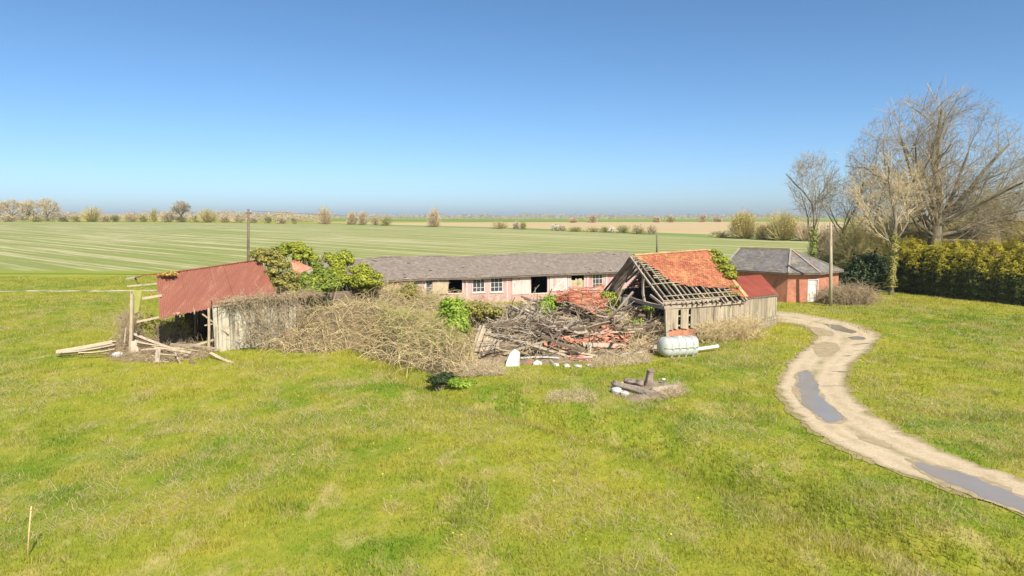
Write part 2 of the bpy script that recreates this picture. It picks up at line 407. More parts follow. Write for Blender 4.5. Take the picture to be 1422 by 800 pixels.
patch('mud_patch', [(1188, 603), (1212, 608), (1246, 624), (1232, 624), (1202, 614)], M_MUD, .042, 'narrow damp mud streak in the middle of the near track', 'mud', 0, 8)
patch('mud_patch', [(1122, 453), (1145, 458), (1158, 466), (1136, 466)], M_MUD, .042, 'damp mud patch inside the far bend beside the shed lane', 'mud', .1, 9)

# ------------------------------------------------------------------ fields
def field_mat(name, base1, base2, straw, fr=.25, amount=.6, edge=None):
    m, t = nt(name); b = NB(t); pos = b.n('ShaderNodeNewGeometry').outputs['Position']
    d1 = b.n('ShaderNodeVectorMath', operation='DOT_PRODUCT'); b.l(pos, d1.inputs[0]); d1.inputs[1].default_value = (-.79, .613, 0)
    d2 = b.n('ShaderNodeVectorMath', operation='DOT_PRODUCT'); b.l(pos, d2.inputs[0]); d2.inputs[1].default_value = (.613, .79, 0)
    along, acr = d1.outputs['Value'], d2.outputs['Value']
    cb = b.n('ShaderNodeCombineXYZ'); b.l(b.math('MULTIPLY', along, .022), cb.inputs[0]); b.l(b.math('MULTIPLY', acr, 1.0), cb.inputs[1])
    st = b.noise(cb.outputs[0], fr, 5, .7)
    cb2 = b.n('ShaderNodeCombineXYZ'); b.l(b.math('MULTIPLY', along, .08), cb2.inputs[0]); b.l(acr, cb2.inputs[1])
    st2 = b.noise(cb2.outputs[0], fr*6, 5, .7)
    big = b.noise(pos, .013, 5, .6)
    c = b.mix(b.ramp(st2, [(.35, 0.0), (.65, 1.0)]), base1, base2)
    wob = b.math('MULTIPLY_ADD', b.noise(pos, .02, 2), 3.0, acr)
    sw = b.math('SINE', b.math('MULTIPLY', wob, 2*math.pi/9.0)); tram = b.ramp(sw, [(.80, 0.0), (.97, 1.0)])
    tram = b.math('MULTIPLY', tram, b.ramp(b.noise(cb2.outputs[0], .9, 4, .7), [(.40, 0.0), (.62, 1.0)]))
    k = b.math('ADD', b.ramp(st, [(.49, 0.0), (.58, .85)]), b.math('MULTIPLY', tram, .9), clamp=True)
    k = b.math('MULTIPLY', k, b.ramp(big, [(.3, .45), (.65, 1.0)]))
    c = b.mix(b.math('MULTIPLY', k, amount), c, straw)
    if edge:
        e = b.n('ShaderNodeAttribute', attribute_name='rim').outputs['Fac']
        e = b.ramp(b.math('ADD', e, b.math('MULTIPLY_ADD', st, .5, -.25)), [(.35, 1.0), (.65, 0.0)]); c = b.mix(e, c, edge)
    p = b.n('ShaderNodeBsdfPrincipled'); b.l(c, p.inputs[0]); p.inputs['Roughness'].default_value = 1; p.inputs['Specular IOR Level'].default_value = .1
    o = b.n('ShaderNodeOutputMaterial'); b.l(p.outputs[0], o.inputs[0]); return m
def sheet(name, near, far, mat, dz, label, n=60, kx=26, rim=None):
    """quad strip between two world polylines"""
    A = np.array(near, float); B_ = np.array(far, float)
    def rs(P, n):
        d = np.r_[0, np.cumsum(np.linalg.norm(np.diff(P, axis=0), axis=1))]; t_ = np.linspace(0, d[-1], n+1)
        return np.stack([np.interp(t_, d, P[:, 0]), np.interp(t_, d, P[:, 1])], -1)
    A = rs(A, n); B_ = rs(B_, n); V, Q = ribbon(A, B_, kx, dz)
    me = mesh_np(name, V, Q, mat, True)
    if rim:
        a = me.attributes.new('rim', 'FLOAT', 'POINT'); v = np.tile(np.clip(np.linspace(0, 1, kx+1)*rim, 0, 1), n+1); a.data.foreach_set('value', v.astype(np.float32))
    tag(obj(name, me), label, 'field', kind='structure')
M_CROP = field_mat('crop_rows', (.175, .215, .05), (.255, .275, .09), (.60, .51, .34), .5, .82, edge=(.23, .27, .04))
M_TAN = field_mat('ploughed_earth', (.42, .31, .16), (.50, .38, .21), (.55, .43, .26), .05, .5)
M_GREEN2 = field_mat('far_crop', (.15, .24, .05), (.19, .28, .07), (.3, .3, .14), .05, .3)
g2 = lambda x, y: tuple(G(x, y))[:2]
nearL = [(-420, 98), (-150, 97), (-60, 97), (-20, 93), (20, 90), (60, 92), (90, 96), (140, 100)]
farL = [(-760, 420), g2(-300, 308.5), g2(0, 308.5), g2(240, 309.5), g2(480, 312), g2(700, 318), g2(850, 324), g2(1010, 331), g2(1130, 336), (330, 165)]
sheet('crop_field', nearL, farL, M_CROP, .06, 'striped green crop field beyond the barns', 100, 60, rim=22)
# bright grass margin of the crop, then the tan earth, then far green fields
mg = [(p[0]+0, p[1]) for p in [g2(480, 312), g2(700, 318), g2(850, 324), g2(1010, 331), g2(1130, 336)]]+[(330, 165)]
mgf = [g2(480, 310.8), g2(700, 316.3), g2(850, 321.5), g2(1010, 327.2), g2(1130, 331)]+[(345, 185)]
sheet('field_margin', mg, mgf, M_GREEN2, .09, 'bright green grass margin between crop and tan earth', 60, 4)
tf = [g2(400, 309.2), g2(700, 309), g2(850, 308.7), g2(1010, 308), g2(1130, 308)]+[(900, 600)]
sheet('ploughed_field', mgf, tf, M_TAN, .12, 'tan ploughed field beyond the green crop', 80, 30)
tf2 = [(-1500, 900), (-300, 900), (100, 850), (300, 830), (600, 800), (1500, 800)]; tf3 = [(-2500, 1600), (0, 1600), (1500, 1600), (2500, 1500)]
sheet('far_field', [(-700, 560), (0, 560), (100, 560), (300, 560), (500, 560), (900, 620)], tf2, M_GREEN2, .2, 'far flat green fields before the horizon', 40, 10)

# ------------------------------------------------------------------ grass blades
cenP = [tuple(p) for p in cen[::10]]; halfw = np.linalg.norm(Lw-Rw, axis=1).mean()/2
trackpoly = [tuple(p) for p in Lw[::8]]+[tuple(p) for p in Rw[::-8]]
BLD = []      # keep-out polygons (building footprints), filled below
def density_sample(n, y0, y1, pw):
    u = RNG.random(n); e = 2-pw      # area element ~ Y dY * Y^-pw
    Y = (y0**e+(y1**e-y0**e)*u)**(1/e); X = (RNG.random(n)*2-1)*(Y*.80+4)
    return X, Y
def blades(name, X, Y, hh, ww, mat, label, lean=.5, dens=None):
    n = len(X); Z = gz(X, Y); a = RNG.random(n)*2*math.pi; la = RNG.random(n)*2*math.pi; h = hh*(.55+.9*RNG.random(n))
    w_ = ww*(.6+.8*RNG.random(n)); dx, dy = np.cos(a)*w_/2, np.sin(a)*w_/2; ln = h*lean*(.2+RNG.random(n))
    V = np.stack([np.stack([X-dx, Y-dy, Z-.01], -1), np.stack([X+dx, Y+dy, Z-.01], -1), np.stack([X+np.cos(la)*ln, Y+np.sin(la)*ln, Z+h], -1)], 1)
    tag(obj(name, mesh_np(name, V.reshape(-1, 3), np.arange(3*n).reshape(n, 3), mat)), label, 'grass', kind='stuff')
def make_grass():
    N = int(700000*GRASS)
    X, Y = density_sample(N, 10.5, 100, 1.35)
    # clump: pull 60% towards tuft centres
    cl = RNG.random(N) < .6; gx = np.round(X/.28+vnoise(X, Y, .5, 8)*2)*.28; gy = np.round(Y/.28+vnoise(X, Y, .5, 9)*2)*.28
    s = .09+.0025*Y
    X = np.where(cl, gx+RNG.normal(size=N)*s, X); Y = np.where(cl, gy+RNG.normal(size=N)*s, Y)
    td = inpoly(X, Y, trackpoly)&(seg_dist(X, Y, [tuple(p) for p in cen[::10]]) < 1.25+.35*vnoise(X, Y, .5, 12))
    keep = ~td
    near = seg_dist(X, Y, [tuple(p) for p in Lw[::10]]); near = np.minimum(near, seg_dist(X, Y, [tuple(p) for p in Rw[::10]]))
    keep &= RNG.random(N) < np.clip(near/.6+.6*vnoise(X, Y, .7, 4)-.15, .04, 1)
    for P in BLD: keep &= ~inpoly(X, Y, P)
    keep &= seg_dist(X, Y, [tuple(p) for p in pth[::4]]) > .95
    X, Y = X[keep], Y[keep]
    dd = seg_dist(X, Y, DITCH)
    h = .05+.08*vnoise(X, Y, 1.6, 21)**2+.07*(vnoise(X, Y, .7, 22) > .80)+.10*np.exp(-(dd/1.0)**2)
    h *= 1+.004*Y
    kk = gz(X, Y) < 50; kk &= Y < 92+3*vnoise(X, Y, 3, 71); X, Y, h = X[kk], Y[kk], h[kk]
    blades('grass', X, Y, h, .011+.00075*Y, M_BLADE, 'short rough pasture grass round the ruined farm', .55)
    # dry straw streaks
    N = int(170000*GRASS); X, Y = density_sample(N, 10.5, 70, 1.35)
    mk = vnoise(X, Y*.6, 1.1, 51)*.55+vnoise(X, Y, 4.5, 52)*.45
    keep = (mk > .54) & ~inpoly(X, Y, trackpoly) & (seg_dist(X, Y, cenP) > 2.0)
    for P in BLD: keep &= ~inpoly(X, Y, P)
    X, Y = X[keep], Y[keep]
    blades('dry_grass', X, Y, .12+.10*vnoise(X, Y, .9, 53), .008+.0005*Y, M_STRAW, 'pale dry stalks streaked through the pasture', 2.4)
    # yellow-headed flowers
    N = 110; X, Y = density_sample(N, 12, 45, 1.0); keep = ~inpoly(X, Y, trackpoly)
    for P in BLD: keep &= ~inpoly(X, Y, P)
    X, Y = X[keep], Y[keep]; C = np.stack([X, Y, gz(X, Y)+.15], -1); N_ = rdirs(len(X))*.3+np.array([0, -.3, 1.0])
    V, Q = leaf_geo(C, N_, np.full(len(X), .055), 1.0)
    tag(obj('dandelions', mesh_np('dandelions', V, Q, simple('dandelion', (.75, .55, .02), (.8, .62, .03), island=.1, bump=0))), 'tiny yellow dandelion heads scattered in the grass', 'flowers', kind='stuff')
GRASS = 1.0
CAMV = Vector((0, 0, CAMH))
def hitplane(px, py, O, n):
    d = ray(px, py); t = (Vector(O)-CAMV).dot(n)/d.dot(n); return CAMV+d*t
# ---- materials
M_RTIN = simple('rusty_tin', (.25, .092, .06), (.32, .135, .09), .9, .6, (5, .5, .5), island=0, c3=(.36, .18, .115), t3=.62, scale3=.8, bump=.1, spec=.3)
M_RTIN2 = simple('rusty_tin_dark', (.24, .055, .035), (.32, .085, .052), 1.2, .55, island=0, c3=(.30, .14, .09), t3=.66, bump=.1)
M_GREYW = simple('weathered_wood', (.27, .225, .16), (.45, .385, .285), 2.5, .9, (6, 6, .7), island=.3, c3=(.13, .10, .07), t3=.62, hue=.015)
M_PALEW = simple('bleached_wood', (.34, .28, .17), (.50, .42, .28), 2.5, .85, island=.22, c3=(.26, .21, .13), hue=.012)
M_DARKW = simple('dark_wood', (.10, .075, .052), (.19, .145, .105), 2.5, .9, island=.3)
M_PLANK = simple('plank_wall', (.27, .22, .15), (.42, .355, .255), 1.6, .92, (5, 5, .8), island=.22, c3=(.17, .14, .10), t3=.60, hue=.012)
M_WEATHERB = simple('white_flaked_boards', (.34, .31, .23), (.50, .46, .36), 1.8, .9, (5, 5, .6), island=.18, c3=(.20, .16, .11), t3=.56)
M_PINK = simple('faded_pink_paint', (.42, .265, .25), (.52, .36, .335), 1.6, .85, (1.5, 1.5, .5), island=0, c3=(.40, .13, .11), t3=.60, scale3=1.3, c3w=.08, bump=.15)
M_PINKP = simple('pale_pink_paint', (.56, .42, .385), (.64, .51, .47), 1.5, .8, (2, 2, .6), island=0, c3=(.46, .17, .14), t3=.60, scale3=2.0, c3w=.05, bump=.1)
M_PINKT = simple('pink_trim', (.62, .46, .43), (.70, .56, .52), 3, .8, island=.12, c3=(.42, .2, .17), t3=.66)
M_WINW = simple('window_paint', (.50, .46, .42), (.62, .58, .54), 4, .7, island=.1, c3=(.3, .24, .2), t3=.64)
M_TILEO = simple('clay_tiles', (.37, .125, .062), (.48, .185, .10), .8, .85, island=.2, c3=(.64, .31, .14), t3=.60, scale3=.5, hue=.02, c3w=.12)
M_TILER = simple('red_clay_tiles', (.50, .20, .115), (.62, .28, .17), 1.5, .85, island=.22, c3=(.42, .2, .13), t3=.66, hue=.006)
M_SLATE = simple('blue_grey_slates', (.16, .145, .135), (.25, .23, .21), .7, .7, island=.22, c3=(.30, .26, .17), t3=.60, scale3=1.1, c3w=.05, spec=.4)
M_ASB = simple('brown_grey_slates', (.20, .163, .135), (.255, .212, .178), 2.5, .8, island=.13, c3=(.29, .25, .205), t3=.6, scale3=3, c3w=.08)
M_WHITE = simple('white_stone', (.42, .41, .39), (.54, .53, .50), 4, .8, island=0, c3=(.45, .42, .36), t3=.64)
M_CONC = simple('grey_concrete', (.36, .34, .31), (.52, .50, .46), 3, .9, island=.1)
M_RUBBLE = simple('rubble_soil', (.22, .165, .10), (.40, .31, .20), 2.2, .95, island=0, c3=(.34, .20, .12), t3=.66, scale3=1.2, bump=1.0)
M_LICHEN = simple('orange_lichen_ridge', (.48, .25, .11), (.56, .35, .18), 2.5, .9, island=.2, c3=(.5, .44, .26), t3=.6)
M_LEAD = simple('pale_hip_flashing', (.24, .225, .19), (.34, .32, .27), 2.5, .7, island=.2, c3=(.40, .26, .11), t3=.55)
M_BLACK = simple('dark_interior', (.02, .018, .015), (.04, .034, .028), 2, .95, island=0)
def glass():
    m, t = nt('dusty_glass'); b = NB(t); p = b.n('ShaderNodeBsdfPrincipled'); p.inputs['Base Color'].default_value = (.055, .06, .07, 1); p.inputs['Roughness'].default_value = .12
    p.inputs['Specular IOR Level'].default_value = .8; o = b.n('ShaderNodeOutputMaterial'); b.l(p.outputs[0], o.inputs[0]); return m
M_GLASS = glass()
def bricks(name, c1, c2, mort):
    m, t = nt(name); b = NB(t); tc = b.n('ShaderNodeTexCoord').outputs['UV']
    br = b.n('ShaderNodeTexBrick'); b.l(tc, br.inputs[0]); br.inputs['Color1'].default_value = (*c1, 1); br.inputs['Color2'].default_value = (*c2, 1); br.inputs['Mortar'].default_value = (*mort, 1)
    br.inputs['Scale'].default_value = 1; br.inputs['Brick Width'].default_value = .225; br.inputs['Row Height'].default_value = .075; br.inputs['Mortar Size'].default_value = .010
    ob = b.n('ShaderNodeTexCoord').outputs['Object']; c = b.mix(b.ramp(b.noise(ob, 1.3, 5, .65), [(.45, 0.0), (.7, .5)]), br.outputs[0], (.60, .27, .15))
    c = b.mix(b.ramp(b.noise(ob, 1.1, 5, .65), [(.50, 0.0), (.62, .6)]), c, (.26, .11, .075))
    p = b.n('ShaderNodeBsdfPrincipled'); b.l(c, p.inputs[0]); p.inputs['Roughness'].default_value = .9; o = b.n('ShaderNodeOutputMaterial'); b.l(p.outputs[0], o.inputs[0]); return m
M_BRICK = bricks('red_brick', (.44, .13, .07), (.54, .185, .10), (.36, .22, .15))

def tiled(mb, p00, p10, p01, p11, tw, rh, th=.02, jit_=.015, mask=None, nrm=None, drop=0.0, over=1.35, lift=.012, warp=0.0):
    """courses of separate tiles from eave (p0*) to ridge (p1*)"""
    p00, p10, p01, p11 = map(Vector, (p00, p10, p01, p11))
    Ls = max((p01-p00).length, (p11-p10).length); rows = max(1, round(Ls/rh))
    if nrm is None: nrm = (p10-p00).cross(p01-p00).normalized()
    if nrm.z < 0: nrm = -nrm
    for r in range(rows):
        v0 = r/rows; v1 = min((r+over)/rows, 1.0)
        A = p00.lerp(p01, v0); B_ = p10.lerp(p11, v0); A1 = p00.lerp(p01, v1); B1 = p10.lerp(p11, v1)
        wL = (B_-A).length
        if wL < .05: continue
        n = max(1, round(wL/tw)); offs = .5*(r % 2)
        for i in range(-1, n+1):
            u0 = max(0, (i+offs)/n); u1 = min(1, (i+1+offs)/n-.004)
            if u1-u0 < .15/n: continue
            if mask and not mask((u0+u1)/2, v0): continue
            if drop and random.random() < drop: continue
            j = [random.uniform(0, jit_) for _ in range(2)]
            a = A.lerp(B_, u0)+nrm*(lift*1.6+th+j[0]); b_ = A.lerp(B_, u1)+nrm*(lift*1.6+th+j[1]); c = A1.lerp(B1, u1)+nrm*(lift*.2+th*.5); d = A1.lerp(B1, u0)+nrm*(lift*.2+th*.5)
            sl_ = (A-A1).normalized()*random.uniform(0, jit_); a = a+sl_; b_ = b_+sl_
            if warp:
                a, b_, c, d = [q+nrm*warp*float(vnoise(q.x, q.y, .75, 91)+.5*vnoise(q.x, q.y, .3, 92)) for q in (a, b_, c, d)]
            mb.hexa([a-nrm*th, b_-nrm*th, c-nrm*th, d-nrm*th], [a, b_, c, d])
    return mb
def corrug(mb, p00, p10, p01, p11, period=.16, amp=.022, ny=6, sag=0.0, th=.006, warp=.03, mask=None, seed=0):
    """corrugated sheet; corrugations run from eave to ridge"""
    p00, p10, p01, p11 = map(Vector, (p00, p10, p01, p11)); Wd = (p10-p00).length; nx = int(Wd/period*6)
    nrm = (p10-p00).cross(p01-p00).normalized()
    if nrm.z < 0: nrm = -nrm
    V = []; Fc = []
    for i in range(nx+1):
        u = i/nx
        for j in range(ny+1):
            v = j/ny; p = p00.lerp(p10, u).lerp(p01.lerp(p11, u), v)
            p = p+nrm*(amp*math.sin(2*math.pi*u*Wd/period)+warp*(float(vnoise(u*Wd, v*3, 1.3, seed))-.5)*2-sag*4*u*(1-u)*(.4+.6*(1-v)))
            V.append(p)
    for i in range(nx):
        for j in range(ny):
            if mask and mask(i/nx, j/ny): continue
            a = i*(ny+1)+j; Fc.append((a, a+ny+1, a+ny+2, a+1))
    return mb.add(V, Fc)
def boards(mb, p0, p1, z0, z1, w=.16, gap=.012, th=.025, jag0=.05, jag1=.03, miss=0.0, nrm=None, zf0=None, zf1=None, skip=None, lean=.0):
    """vertical boards along p0->p1"""
    p0 = Vector((p0[0], p0[1], 0)); p1 = Vector((p1[0], p1[1], 0)); u = (p1-p0); L = u.length; u /= L; n = Vector((u.y, -u.x, 0)); s = 0.0
    while s < L-.03:
        ww = min(w*random.uniform(.8, 1.2), L-s)
        if random.random() >= miss and not (skip and skip(s+ww/2)):
            zb = (zf0(s) if zf0 else z0)+random.uniform(-jag0, jag0); zt = (zf1(s) if zf1 else z1)+random.uniform(-jag1, jag1)
            off = random.uniform(-.008, .008); ll = random.uniform(-lean, lean)
            a = p0+u*s+n*off; b_ = p0+u*(s+ww-gap)+n*off
            mk = lambda q, z, k: Vector((q.x, q.y, z))+n*k
            mb.hexa([mk(a, zb, 0), mk(a, zb, th), mk(b_, zb, th), mk(b_, zb, 0)], [mk(a, zt, 0)+u*ll, mk(a, zt, th)+u*ll, mk(b_, zt, th)+u*ll, mk(b_, zt, 0)+u*ll])
        s += ww
    return mb
def setuv(o, u, scale=1.0):
    """wall-plane UV in metres: s along u, z up"""
    me = o.data; uv = me.uv_layers.new(name='UVMap'); co = np.zeros(len(me.vertices)*3, np.float32); me.vertices.foreach_get('co', co); co = co.reshape(-1, 3)
    li = np.zeros(len(me.loops), np.int32); me.loops.foreach_get('vertex_index', li); P = co[li]
    uv.data.foreach_set('uv', np.stack([P[:, 0]*u[0]+P[:, 1]*u[1], P[:, 2]], -1).astype(np.float32).ravel())
class Frame:
    """vertical wall frame: s along u, t outwards (towards viewer), z up"""
    def __init__(s, O, u): s.O = Vector((O[0], O[1], 0)); s.u = Vector((u[0], u[1], 0)).normalized(); s.n = Vector((s.u.y, -s.u.x, 0))
    def p(s, a, t, z): return s.O+s.u*a+s.n*t+Vector((0, 0, z))
    def px(s, x, y, t=0.0):
        h = hitplane(x, y, s.O+s.n*t, s.n); return (h-s.O).dot(s.u), h.z
    def slab(s, mb, s0, s1, z0, z1, t0, t1):
        return mb.hexa([s.p(s0, t0, z0), s.p(s0, t1, z0), s.p(s1, t1, z0), s.p(s1, t0, z0)], [s.p(s0, t0, z1), s.p(s0, t1, z1), s.p(s1, t1, z1), s.p(s1, t0, z1)])
    def wall(s, mb, s0, s1, z0, z1, holes, t0=-.14, t1=0.0):
        """wall slab with rectangular holes, built as butted blocks"""
        ss = sorted({s0, s1, *[h[0] for h in holes], *[h[1] for h in holes]})
        for a, b_ in zip(ss[:-1], ss[1:]):
            if b_-a < 1e-4: continue
            hs = sorted([(h[2], h[3]) for h in holes if h[0] < (a+b_)/2 < h[1]]); z = z0
            for h0, h1 in hs:
                if h0 > z: s.slab(mb, a, b_, z, h0, t0, t1)
                z = max(z, h1)
            if z < z1: s.slab(mb, a, b_, z, z1, t0, t1)
        return mb

# =================================================================== pink stable block
def pink_block():
    A = Vector((-10.75, 60.9, 0)); B_ = Vector((11.6, 70.8, 0)); fr = Frame(A, B_-A); L = (B_-A).length
    root = empty('stable_block', onground(*fr.p(L/2, 0, 0).xy), 'long low pink painted stable block with brown slate roof behind the heaps', 'building')
    S0, S1 = -6.0, L+2.2; EZ = 2.45
    op = {}
    def rect(k, x0, x1, y0, y1):
        a, zt = fr.px(x0, y0); b_, zb = fr.px(x1, y1); a2, zt2 = fr.px(x1, y0); op[k] = (a, b_, (zb+fr.px(x0, y1)[1])/2, min((zt+zt2)/2, EZ-.1))
    rect('w0', 569, 581, 388.5, 396); rect('w1', 589, 609, 389, 409); rect('o1', 622, 642, 387.5, 407); rect('w2', 656, 673.5, 385, 406); rect('w3', 681, 698.5, 384.5, 405.5)
    rect('d2', 737, 760, 380.5, 407); rect('d1', 711.5, 736.5, 381, 408); rect('d3', 763.5, 787, 380.5, 405); rect('w4', 793, 811, 382.5, 402); rect('w5', 822.5, 837, 380.5, 401)
    holes = [v for v in op.values()]
    mb = MB(); fr.wall(mb, S0, S1, -.3, EZ, holes); mb.build('front_wall', M_PINK, root)
    # reddish unpainted boards at the far left of the front
    a, _ = fr.px(538, 400); b_, _ = fr.px(556, 400)
    boards(MB(), fr.p(a, .03, 0).xy, fr.p(b_, .03, 0).xy, .2, 2.3, .14).build('board_panel', simple('red_brown_boards', (.36, .17, .12), (.5, .3, .22), 2, island=.2), root)
    mb = MB(); D = 6.4
    fr.wall(mb, S0, S1, -.3, EZ, [], -D, -D+.14); mb.build('rear_wall', M_BLACK, root)
    for s_ in (S0, S1-.14):
        mb = MB(); mb.plate([fr.p(s_, -.14, -.3), fr.p(s_, -D+.14, -.3), fr.p(s_, -D+.14, EZ), fr.p(s_, -D/2, EZ+1.45), fr.p(s_, -.14, EZ)], -.13); mb.build('end_wall', M_PINK, root)
    mb = MB(); mb.box(fr.p((S0+S1)/2, -D/2, .02), S1-S0-.4, D-.4, .03, math.atan2(fr.u.y, fr.u.x)); mb.build('floor', M_BLACK, root)
    # roof
    RZ = 4.28; rp = [-6.5, -3.2]
    def sag(s_): return .07*math.sin(s_*.55)+.05*math.sin(s_*1.3+1)
    roof = MB(); N = 9; ss = np.linspace(S0-.4, S1+.3, N+1)
    fpt = lambda s_: fr.p(s_, .34, EZ+.03+sag(s_)*.6); rpt = lambda s_: fr.p(s_, -D/2, RZ+sag(s_)); bpt = lambda s_: fr.p(s_, -D-.3, EZ+.03)
    for i in range(N): tiled(roof, fpt(ss[i]), fpt(ss[i+1]), rpt(ss[i]), rpt(ss[i+1]), .30, .20, .014, .014, drop=.006)
    ro = roof.build('roof', M_ASB, root)
    mb = MB()
    for i in range(N):
        mb.plate([fpt(ss[i])-Vector((0, 0, .03)), fpt(ss[i+1])-Vector((0, 0, .03)), rpt(ss[i+1])-Vector((0, 0, .03)), rpt(ss[i])-Vector((0, 0, .03))], .03)
        mb.plate([rpt(ss[i])-Vector((0, 0, .01)), rpt(ss[i+1])-Vector((0, 0, .01)), bpt(ss[i+1]), bpt(ss[i])], .05)
    mb.build('roof_boarding', M_DARKW, root)
    mb = MB()
    s_ = S0-.4
    while s_ < S1+.2:
        mb.beam(rpt(s_)+Vector((0, 0, .035)), rpt(min(s_+.42, S1+.3))+Vector((0, 0, .035)), .24, .06, roll=random.uniform(-.06, .06))
        s_ += .45
    mb.build('ridge_tiles', M_ASB, root)
    mb = MB()
    for i in range(N): mb.beam(fpt(ss[i])+fr.n*.03-Vector((0, 0, .07)), fpt(ss[i+1])+fr.n*.03-Vector((0, 0, .07+.02*(i % 2))), .05, .12)
    mb.build('gutter_board', M_DARKW, root)
    # windows
    def window(k, nx, nz, label=None):
        s0, s1, z0, z1 = op[k]; f_ = MB(); e = .07
        fr.slab(f_, s0, s1, z0, z0+e, -.10, -.02); fr.slab(f_, s0, s1, z1-e, z1, -.10, -.02); fr.slab(f_, s0, s0+e, z0+e, z1-e, -.10, -.02); fr.slab(f_, s1-e, s1, z0+e, z1-e, -.10, -.02)
        for i in range(1, nx): x = s0+(s1-s0)*i/nx; fr.slab(f_, x-.025, x+.025, z0+e, z1-e, -.085, -.035)
        for j in range(1, nz):
            z = z0+(z1-z0)*j/nz
            for i in range(nx):
                a_ = s0+(s1-s0)*i/nx+(.025 if i else e); b2 = s0+(s1-s0)*(i+1)/nx-(.025 if i < nx-1 else e); fr.slab(f_, a_, b2, z-.022, z+.022, -.083, -.037)
        wo = f_.build('window', M_WINW, root)
        if label: wo['label'] = label
        g = MB(); fr.slab(g, s0+e, s1-e, z0+e, z1-e, -.066, -.060); g.build('pane', M_GLASS, wo)
        sl_ = MB(); fr.slab(sl_, s0-.08, s1+.08, z0-.09, z0-.003, -.05, .07); sl_.build('sill', M_WINW, wo)
    window('w0', 2, 1, 'small high window at the left end'); window('w1', 2, 2, 'window half covered by a tipped board'); window('w2', 3, 3, 'left of the paired glazed windows'); window('w3', 3, 3, 'right of the paired glazed windows'); window('w5', 3, 3, 'right end window with broken bars')
    # pink boarded leaves
    s0, s1, z0, z1 = op['d1']; mb = MB(); boards(mb, fr.p(s0-.05, .02, 0).xy, fr.p(s1+.05, .02, 0).xy, z0-.05, min(z1+.1, EZ-.02), .24, .004, .03, .004, .004); o = mb.build('shutter', M_PINKP, root); o['label'] = 'wide pale pink boarded shutter'
    s0, s1, z0, z1 = op['d3']; mb = MB(); boards(mb, fr.p(s0-.02, .02, 0).xy, fr.p(s1+.02, .02, 0).xy, z0, z1, .22, .004, .03, .004, .004); o = mb.build('door', M_PINKP, root); o['label'] = 'pink door leaf with diagonal brace'
    br = MB(); fr.slab(br, s0, s1, z0+.08, z0+.2, .053, .09); fr.slab(br, s0, s1, z1-.24, z1-.12, .053, .09)
    br.beam(fr.p(s0+.35, .075, z0+.22), fr.p(s1-.2, .075, z1-.26), .10, .035, up=fr.n); br.build('brace', M_PINKT, o)
    s0, s1, z0, z1 = op['w4']; mb = MB(); boards(mb, fr.p(s0, -.06, 0).xy, fr.p(s1, -.06, 0).xy, z0, z0+(z1-z0)*.72, .2, .01, .03, .0, .12); o = mb.build('board_infill', M_PALEW, root)
    # loose pale board hanging before first windows
    a = fr.px(600, 390); b_ = fr.px(623, 389); c = fr.px(621, 407); d = fr.px(599, 410)
    mb = MB(); mb.plate([fr.p(a[0], .10, a[1]), fr.p(b_[0], .06, b_[1]), fr.p(c[0], .14, c[1]), fr.p(d[0], .16, d[1])], .03); o = mb.build('hanging_shutter', M_PALEW, root); o['label'] = 'pale shutter board hanging askew'
    # trims: frames around openings
    for k in ('o1', 'd2', 'w4'):
        s0, s1, z0, z1 = op[k]; mb = MB(); fr.slab(mb, s0-.09, s0-.002, z0-.06, z1+.05, .003, .04); fr.slab(mb, s1+.002, s1+.09, z0-.06, z1+.05, .003, .04); fr.slab(mb, s0, s1, z1+.002, z1+.07, .003, .05); fr.slab(mb, s0, s1, z0-.08, z0-.002, .003, .06)
        mb.build('opening_frame', M_PINKT, root)
    # posts on the wall
    for x in (591, 648, 704, 735.5, 789.5, 816, 842):
        s_, _ = fr.px(x, 395); mb = MB(); fr.slab(mb, s_-.06, s_+.06, .05, EZ-.12, .004, .045); mb.build('wall_batten', M_PINKT if x > 600 else M_WINW, root)
    # brick plinth exposed under the shutters
    s0, _ = fr.px(711, 412); s1, _ = fr.px(790, 410); mb = MB(); fr.slab(mb, s0, s1, -.2, op['d1'][2]-.12, .004, .06); o = mb.build('brick_plinth', bricks('faded_pink_brick', (.44, .26, .21), (.52, .33, .27), (.40, .30, .25)), root); setuv(o, fr.u)
    BLD.append([tuple(fr.p(*q, 0).xy) for q in ((S0, .2), (S1, .2), (S1, -D), (S0, -D))])
    return fr, op
PFR, POP = pink_block()

